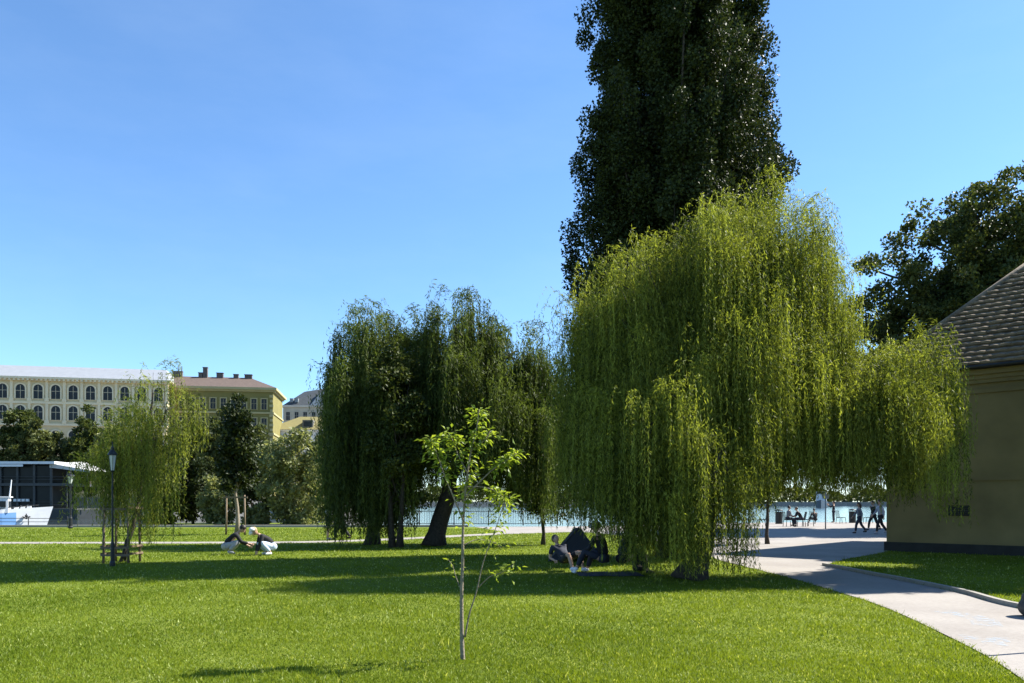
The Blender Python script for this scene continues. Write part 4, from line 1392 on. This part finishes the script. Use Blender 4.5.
def person(label, loc, rz, pose, H=1.68, top='black', bottom='grey', hair='darkhair', shoes='black', sleeves='long', shorts=False, cap=None, group=None, seat=None):
    """pose: lean (torso, deg forward), head (deg forward), and per side thigh, shin, upper, fore angles with sideways spread"""
    k = H / 1.70
    t = thing('person', label, 'person', loc, rz, group=group)
    lean = pose.get('lean', 3)
    up = Vector((math.sin(math.radians(lean)), 0, math.cos(math.radians(lean))))
    pel = Vector((0, 0, 0))
    spine = pel + up * 0.16 * k
    curl = math.radians(pose.get('curl', 0))
    up2 = Vector((math.sin(math.radians(lean) + curl), 0, math.cos(math.radians(lean) + curl)))
    chest = spine + up2 * 0.20 * k
    neck = chest + up2 * 0.15 * k
    hl = math.radians(pose.get('head', lean))
    uph = Vector((math.sin(hl), 0, math.cos(hl)))
    jaw = neck + uph * 0.09 * k
    head = neck + uph * 0.185 * k + Vector((0.015 * k, 0, 0))
    J = {}
    for s, n in ((1, 'l'), (-1, 'r')):
        th, sh, sp = pose['leg_' + n]
        hip = pel + Vector((0, s * 0.095 * k, -0.03 * k))
        kn = hip + dirv(th, s * sp) * 0.42 * k
        an = kn + dirv(sh, s * sp * 0.15) * 0.41 * k
        ft = pose.get('foot', 80)
        toe = an + dirv(ft, s * 8) * 0.17 * k + Vector((0, 0, -0.03 * k))
        heel = an + Vector((-0.04 * k, 0, -0.05 * k))
        J['hip' + n], J['kn' + n], J['an' + n], J['toe' + n], J['heel' + n] = hip, kn, an, toe, heel
        ua, fa, asp = pose['arm_' + n]
        shd = chest + up2 * 0.10 * k + Vector((0, s * 0.175 * k, 0))
        el = shd + dirv(ua, s * asp) * 0.28 * k
        wr = el + dirv(fa, s * asp * 0.2) * 0.25 * k
        J['sh' + n], J['el' + n], J['wr' + n] = shd, el, wr
        J['hand' + n] = wr + (wr - el).normalized() * 0.085 * k
    # set the lowest point on the ground
    low = min(min(J['an' + n].z - 0.075 * k, J['toe' + n].z - 0.03 * k) for n in 'lr')
    if pose.get('seated'): low = min(low, -0.115 * k)
    lift = -low
    if seat is not None: lift = seat + 0.10 * k
    dz = Vector((0, 0, lift))
    for q in list(J): J[q] = J[q] + dz
    pel, spine, chest, neck, jaw, head = (q + dz for q in (pel, spine, chest, neck, jaw, head))
    # body: one skinned figure, trunk first, limbs branch from it
    ch = [[(pel, 0.12 * k), (spine, 0.105 * k), (chest, 0.12 * k), (neck, 0.055 * k), (jaw, 0.055 * k)]]
    cnt = 5
    fingers = []
    for n, s in (('l', 1), ('r', -1)):
        ch.append([0, (J['hip' + n] + Vector((0, 0, -0.02)), 0.085 * k), (J['hip' + n].lerp(J['kn' + n], 0.5), 0.072 * k), (J['kn' + n], 0.055 * k), (J['kn' + n].lerp(J['an' + n], 0.35), 0.054 * k), (J['an' + n], 0.036 * k), (J['toe' + n], 0.032 * k)])
        ch.append([2, (J['sh' + n], 0.055 * k), (J['sh' + n].lerp(J['el' + n], 0.5), 0.045 * k), (J['el' + n], 0.037 * k), (J['wr' + n], 0.026 * k), (J['hand' + n], 0.030 * k)])
        ax = (J['wr' + n] - J['el' + n]).normalized()
        side = ax.cross(Vector((0, 1, 0)))
        if side.length < 0.2: side = ax.cross(Vector((1, 0, 0)))
        side.normalize()
        bend = side.cross(ax).normalized() * (-s)
        for fi, (off, ln) in enumerate(((-0.028, 0.062), (-0.010, 0.078), (0.010, 0.074), (0.028, 0.060))):
            b0 = J['hand' + n] + side * off * k - ax * 0.01
            fingers.append([(b0, 0.010 * k), (b0 + ax * ln * 0.55 * k + bend * 0.006, 0.009 * k), (b0 + ax * ln * k * 0.9 + bend * 0.03 * k, 0.007 * k)])
        tb = J['wr' + n] + ax * 0.03 * k - side * 0.02 * k
        fingers.append([(tb, 0.011 * k), (tb - side * 0.03 * k + ax * 0.025 * k, 0.010 * k), (tb - side * 0.038 * k + ax * 0.055 * k, 0.008 * k)])
    me = skin_mesh(ch + fingers, sub=2)
    # head with face joined to the same figure
    hm = MB()
    fwd = Vector((uph.z, 0, -uph.x))
    def hp(a, b, c): return head + fwd * a * k + Vector((0, 1, 0)) * b * k + uph * c * k
    vs = []; fs = []; n_, m_ = 16, 12
    for j in range(m_ + 1):
        th = PI * j / m_
        for q in range(n_):
            an = 2 * PI * q / n_
            rr = max(math.sin(th), 0.03)
            a = math.cos(an) * rr * 0.097; b = math.sin(an) * rr * 0.074; c = -math.cos(th) * 0.118
            if c < -0.02:
                u = (-c - 0.02) / 0.1
                b *= 1 - 0.30 * u; a = a * (1 - 0.15 * u) + 0.016 * u
            vs.append(hp(a, b, c))
    for i in range(m_):
        for q in range(n_):
            a = i * n_ + q; b = i * n_ + (q + 1) % n_
            fs.append((a, b, b + n_, a + n_))
    hm.add(vs, fs)
    for s in (-1, 1):
        hm.ball(hp(-0.005, s * 0.075, -0.005), (0.018 * k, 0.010 * k, 0.03 * k), 8, 6)
    hm.tube([hp(0.088, 0, 0.012), hp(0.104, 0, -0.018), hp(0.112, 0, -0.034), hp(0.092, 0, -0.042)], [0.009 * k, 0.011 * k, 0.015 * k, 0.010 * k], 8)
    hm.tube([hp(0.087, -0.02, -0.066), hp(0.097, 0, -0.064), hp(0.087, 0.02, -0.066)], [0.004 * k, 0.009 * k, 0.004 * k], 6)
    join_mb(me, hm)
    me.materials.append(M_SKIN)
    bo = bpy.data.objects.new('body', me); COL.objects.link(bo); bo.parent = t
    ey = MB()
    for s in (-1, 1): ey.ball(hp(0.083, s * 0.031, 0.006), 0.010 * k, 8, 6)
    ey.build('eyes', mat_plain('eye', (0.03, 0.025, 0.02), 0.3, 0.1, 5), t, smooth=True)
    def cover(nm, chains, mat):
        c_ = skin_mesh(chains, sub=2); c_.materials.append(mat)
        oo = bpy.data.objects.new(nm, c_); COL.objects.link(oo); oo.parent = t
        return oo
    # shirt
    sc_ = [[(pel + up * 0.01 * k, 0.145 * k), (spine, 0.132 * k), (chest, 0.146 * k), (neck - up2 * 0.035 * k, 0.085 * k)]]
    for n in 'lr':
        arm = [2, (J['sh' + n], 0.076 * k), (J['sh' + n].lerp(J['el' + n], 0.5), 0.064 * k)]
        if sleeves == 'long': arm += [(J['el' + n], 0.055 * k), (J['el' + n].lerp(J['wr' + n], 0.85), 0.040 * k)]
        else: arm += [(J['sh' + n].lerp(J['el' + n], 0.72), 0.060 * k)]
        sc_.append(arm)
    cover('shirt', sc_, CL[top])
    # trousers
    tc_ = [[(pel + up * 0.05 * k, 0.138 * k), (pel + Vector((0, 0, -0.03 * k)), 0.142 * k)]]
    for n in 'lr':
        leg = [1, (J['hip' + n].lerp(J['kn' + n], 0.18), 0.108 * k), (J['hip' + n].lerp(J['kn' + n], 0.55), 0.092 * k)]
        if shorts: leg += [(J['hip' + n].lerp(J['kn' + n], 0.88), 0.085 * k)]
        else: leg += [(J['kn' + n], 0.076 * k), (J['kn' + n].lerp(J['an' + n], 0.45), 0.070 * k), (J['kn' + n].lerp(J['an' + n], 0.92), 0.056 * k)]
        tc_.append(leg)
    to_ = cover('shorts' if shorts else 'trousers', tc_, CL[bottom])
    sb = MB()
    for s in (-1, 1):
        c_ = pel + Vector((-0.01, s * 0.07 * k, -0.03 * k))
        q_ = 0.85 if pose.get('seated') else 1.0
        sb.ball(c_, (0.135 * k * q_, 0.118 * k, 0.128 * k * q_), 14, 10)
    join_mb(to_.data, sb)
    for n in 'lr':
        a = J['an' + n]; to = J['toe' + n]
        dd = to - a; dd.z = 0
        cover('shoe', [[(J['heel' + n] + Vector((0, 0, 0.015 * k)), 0.045 * k), (a + dd * 0.45 + Vector((0, 0, -0.038 * k)), 0.048 * k), (to + Vector((0, 0, 0.0)), 0.038 * k)]], CL[shoes])
    # hair
    hb = MB()
    hb.ball(hp(-0.022, 0, 0.034), (0.105 * k, 0.088 * k, 0.105 * k), 14, 9)
    if pose.get('long_hair'):
        hb.tube([hp(-0.06, 0, 0.02), hp(-0.105, 0, -0.06), hp(-0.11, 0, -0.16), hp(-0.10, 0, -0.24)], [0.07 * k, 0.075 * k, 0.06 * k, 0.02 * k], 10)
    hb.build('hair', CL[hair], t, smooth=True)
    if cap:
        cb = MB()
        cb.ball(hp(-0.012, 0, 0.075), (0.112 * k, 0.097 * k, 0.078 * k), 14, 9)
        cb.tube([hp(0.06, 0, 0.055), hp(0.12, 0, 0.05), hp(0.17, 0, 0.035)], [0.07 * k, 0.06 * k, 0.03 * k], 10)
        cb.build('cap', CL[cap], t, smooth=True)
    return t

SQUAT = dict(lean=32, curl=14, head=48, leg_l=(106, -44, 16), leg_r=(112, -46, 14), arm_l=(26, 62, 6), arm_r=(34, 75, 6))
SQUAT2 = dict(lean=26, curl=32, head=52, leg_l=(110, -44, 18), leg_r=(106, -46, 14), arm_l=(18, 20, 8), arm_r=(12, 12, 8))
STAND = dict(lean=2, head=5, leg_l=(4, -3, 4), leg_r=(-2, -4, 4), arm_l=(-5, 15, 8), arm_r=(10, 60, 6))
PHOTO = dict(lean=-2, head=-5, leg_l=(3, -3, 5), leg_r=(-3, -4, 4), arm_l=(60, 135, 8), arm_r=(65, 140, 6))
WALK = dict(lean=4, head=3, leg_l=(28, 6, 3), leg_r=(-18, -38, 3), arm_l=(-22, 2, 8), arm_r=(22, 42, 8), foot=82)
WALK2 = dict(lean=4, head=3, leg_l=(-17, -36, 3), leg_r=(27, 8, 3), arm_l=(20, 40, 8), arm_r=(-20, 0, 8), foot=82)
SIT = dict(lean=8, head=5, leg_l=(86, 4, 8), leg_r=(82, -8, 8), arm_l=(18, 75, 8), arm_r=(14, 70, 8))
SIT2 = dict(lean=24, head=15, curl=10, leg_l=(84, -6, 8), leg_r=(88, 10, 8), arm_l=(30, 85, 6), arm_r=(22, 70, 6))
FLOOR_ = dict(lean=8, head=12, curl=14, leg_l=(112, 28, 18), leg_r=(106, 22, 14), arm_l=(25, 70, 8), arm_r=(20, 65, 8), seated=True)
RECL = dict(lean=-60, head=-35, curl=8, leg_l=(120, 25, 8), leg_r=(112, 30, 8), arm_l=(-12, 75, 10), arm_r=(-10, 78, 10), seated=True)

def at(px, py): 
    x, d = G(px, py); return (x, d, 0)
person('squatting person in black top and pale grey trousers facing the other squatter', at(226, 555), 0.3, SQUAT, 1.68, 'black', 'pale_grey', 'darkhair', 'pale_grey')
person('squatting person in white cap, black top and pale blue jeans', at(272, 555), PI + 0.5, SQUAT2, 1.70, 'black', 'pale_blue', 'fair', 'white', cap='white')
person('standing person in pale shirt and dark shorts beside the dark willow', at(328, 540), 0.5, dict(STAND, arm_r=(15, 100, 8)), 1.72, 'pale_grey', 'navy', 'darkhair', 'pale_grey', sleeves='short', shorts=True)
person('person in all dark clothes striding by the dark willow', at(341, 540), PI - 0.2, WALK, 1.66, 'navy', 'black', 'brown', 'black')
person('picnicker reclining with bent knees and bare legs under the great willow', at(566, 571), -1.1, RECL, 1.62, 'navy', 'black', 'brown', 'white', sleeves='short', shorts=True)
person('picnicker in black seated on the grass with pale cap, under the willow', at(604, 574), PI - 0.6, FLOOR_, 1.70, 'black', 'navy', 'brown', 'white', cap='pale_grey')
person('picnicker seated hugging knees in dark clothes, closest to the willow trunk', at(622, 574), 0.3, FLOOR_, 1.66, 'navy', 'black', 'darkhair', 'black')
x_, d_ = G(788.5, 526.8); person('seated person in grey shirt on a metal chair facing a companion', (x_ - 0.05, d_, path_z), 0.10, SIT, 1.72, 'grey', 'navy', 'darkhair', 'black', seat=0.48)
x_, d_ = G(800.5, 526.8); person('seated person in black jacket leaning forward on a metal chair', (x_ + 0.05, d_, path_z), PI - 0.1, SIT2, 1.70, 'black', 'navy', 'brown', 'black', seat=0.48)
x_, d_ = G(815, 524); person('person in black sitting on the paving by the water', (x_, d_, path_z), PI / 2, FLOOR_, 1.7, 'black', 'black', 'darkhair', 'black')
x_, d_ = G(833.5, 522.6); person('standing person in black taking a picture of the river', (x_, d_, path_z), 2.7, PHOTO, 1.68, 'black', 'navy', 'darkhair', 'black')
x_, d_ = G(859.5, 533.5); person('walking person in grey top and dark trousers crossing the square alone', (x_, d_, path_z), PI - 0.15, dict(WALK, long_hair=True), 1.62, 'grey', 'navy', 'brown', 'black')
x_, d_ = G(873.5, 530.5); person('walking person in black carrying nothing, next to the man in pale shirt', (x_, d_, path_z), PI + 0.2, WALK2, 1.70, 'black', 'black', 'darkhair', 'black')
x_, d_ = G(880.5, 534); person('walking person in pale grey shirt and black trousers by the house corner', (x_, d_, path_z), PI, WALK, 1.76, 'pale_grey', 'black', 'brown', 'pale_grey')

# ------------------------------------------------------------------ picnic shelter and things on the grass
def tent():
    d = 21.5
    t = thing('picnic_tent', 'dark low triangular shade tent pitched under the willow', 'tent', (gx(548, d), d, 0), 0.0)
    M_TENT = mat_plain('tent_cloth', (0.016, 0.018, 0.022), 0.8, 0.2, 3)
    k = d / F
    x1 = (600 - 548) * k; xa = (581 - 548) * k
    zt = gz(528, d)
    m = MB()
    m.add([(0.0, 0.0, 0.02), (x1, 0.1, 0.25), (xa, 0.55, zt), (x1 + 0.1, 1.5, 0.02), (0.1, 1.6, 0.02), (xa - 0.1, 1.0, zt * 0.97)],
          [(0, 1, 2), (1, 3, 5, 2), (3, 4, 5), (4, 0, 2, 5)])
    m.build('canopy', M_TENT, t)
    for p0, p1 in (((0.0, 0.02, 0.0), (xa, 0.55, zt + 0.02)), ((x1, 0.12, 0.0), (xa + 0.02, 0.57, zt + 0.02)), ((x1 + 0.1, 1.52, 0), (xa - 0.1, 1.02, zt))):
        q = MB(); q.tube([p0, p1], 0.018, 6); q.build('pole', M_IRON, t)
tent()
def blanket():
    x, d = G(607, 577)
    bm = bmesh.new()
    bmesh.ops.create_grid(bm, x_segments=24, y_segments=18, size=1.0)
    for v in bm.verts:
        v.co = Vector((v.co.x * 0.70, v.co.y * 0.50, 0.012 + 0.008 * math.sin(v.co.x * 7) * math.cos(v.co.y * 9)))
    r = bmesh.ops.extrude_face_region(bm, geom=bm.faces[:])
    for g in r['geom']:
        if isinstance(g, bmesh.types.BMVert): g.co.z += 0.006
    me = bpy.data.meshes.new('blanket'); bm.to_mesh(me); bm.free()
    me.materials.append(CL['navy'])
    o = bpy.data.objects.new('picnic_blanket', me); COL.objects.link(o); o.location = (x + 0.1, d + 0.45, 0.012)
    tag(o, 'dark picnic blanket spread on the shaded grass', 'blanket')
    t = thing('backpack', 'dark backpack standing on the grass near the reclining picnicker', 'backpack', at(640, 571))
    b = MB(); b.lathe([(0.15, 0), (0.18, 0.05), (0.18, 0.30), (0.14, 0.42), (0.05, 0.46)], n=12); b.build('body', CL['black'], t, smooth=True)
    p = MB(); p.ball((0, -0.17, 0.16), (0.11, 0.06, 0.12), 10, 7); p.build('pocket', CL['navy'], t, smooth=True)
    p = MB(); p.tube([(0, 0.12, 0.44), (0, 0.17, 0.52), (0, 0.08, 0.46)], 0.012, 6); p.build('handle', CL['black'], t)
blanket()

# ------------------------------------------------------------------ light and sky
EL, AZ = 44.0, 18.0     # the sun stands to the right, a little behind the trees
w = bpy.data.worlds.new('World'); S.world = w; w.use_nodes = True
nt = w.node_tree; nt.nodes.clear()
out = nt.nodes.new('ShaderNodeOutputWorld'); bg = nt.nodes.new('ShaderNodeBackground')
sky = nt.nodes.new('ShaderNodeTexSky'); sky.sky_type = 'NISHITA'; sky.sun_disc = False
sky.sun_elevation = math.radians(EL)
sky.sun_rotation = math.radians(90 - AZ)
sky.altitude = 200; sky.air_density = 1.0; sky.dust_density = 0.1; sky.ozone_density = 6.0
bg.inputs['Strength'].default_value = 0.08
tint = nt.nodes.new('ShaderNodeMixRGB'); tint.blend_type = 'MULTIPLY'; tint.inputs['Fac'].default_value = 1.0
tint.inputs['Color2'].default_value = (0.91, 1.03, 1.07, 1)
nt.links.new(sky.outputs['Color'], tint.inputs['Color1'])
# faint high wisps
wc = nt.nodes.new('ShaderNodeTexCoord'); wm = nt.nodes.new('ShaderNodeMapping'); wm.inputs['Scale'].default_value = (1.6, 1.6, 5.0); wm.inputs['Rotation'].default_value = (0.2, 0.25, 0)
wn = nt.nodes.new('ShaderNodeTexNoise'); wn.inputs['Scale'].default_value = 1.7; wn.inputs['Detail'].default_value = 7; wn.inputs['Roughness'].default_value = 0.6
wr = nt.nodes.new('ShaderNodeMapRange'); wr.inputs['From Min'].default_value = 0.48; wr.inputs['From Max'].default_value = 0.78; wr.inputs['To Max'].default_value = 0.06
nt.links.new(wc.outputs['Generated'], wm.inputs['Vector']); nt.links.new(wm.outputs['Vector'], wn.inputs['Vector']); nt.links.new(wn.outputs['Fac'], wr.inputs['Value'])
wx = nt.nodes.new('ShaderNodeMixRGB'); wx.inputs['Color2'].default_value = (4.6, 5.4, 6.2, 1)
nt.links.new(wr.outputs['Result'], wx.inputs['Fac']); nt.links.new(tint.outputs['Color'], wx.inputs['Color1'])
nt.links.new(wx.outputs['Color'], bg.inputs['Color']); nt.links.new(bg.outputs['Background'], out.inputs['Surface'])
sl = bpy.data.lights.new('sun', 'SUN'); sl.energy = 4.9; sl.angle = math.radians(0.53); sl.color = (1.0, 0.95, 0.86)
so = bpy.data.objects.new('sun', sl); COL.objects.link(so)
dvec = Vector((math.cos(math.radians(EL)) * math.cos(math.radians(AZ)), math.cos(math.radians(EL)) * math.sin(math.radians(AZ)), math.sin(math.radians(EL))))
so.rotation_euler = dvec.to_track_quat('Z', 'Y').to_euler()
so.location = (30, 10, 30)

cam = bpy.data.cameras.new('camera'); co = bpy.data.objects.new('camera', cam); COL.objects.link(co)
co.location = (0, 0, CAMH); co.rotation_euler = (PI / 2, 0, 0)
cam.sensor_width = 36; cam.lens = F / 1024 * 36
cam.shift_y = (HY - 341.5) / 1024
cam.clip_start = 0.1; cam.clip_end = 8000
S.camera = co
S.view_settings.view_transform = 'Standard'; S.view_settings.look = 'None'
S.view_settings.exposure = 1.58; S.view_settings.gamma = 1; S.view_settings.use_curve_mapping = False
S.cycles.use_denoising = True
S.cycles.max_bounces = 8; S.cycles.transparent_max_bounces = 8
S.render.resolution_x = 1024; S.render.resolution_y = 683
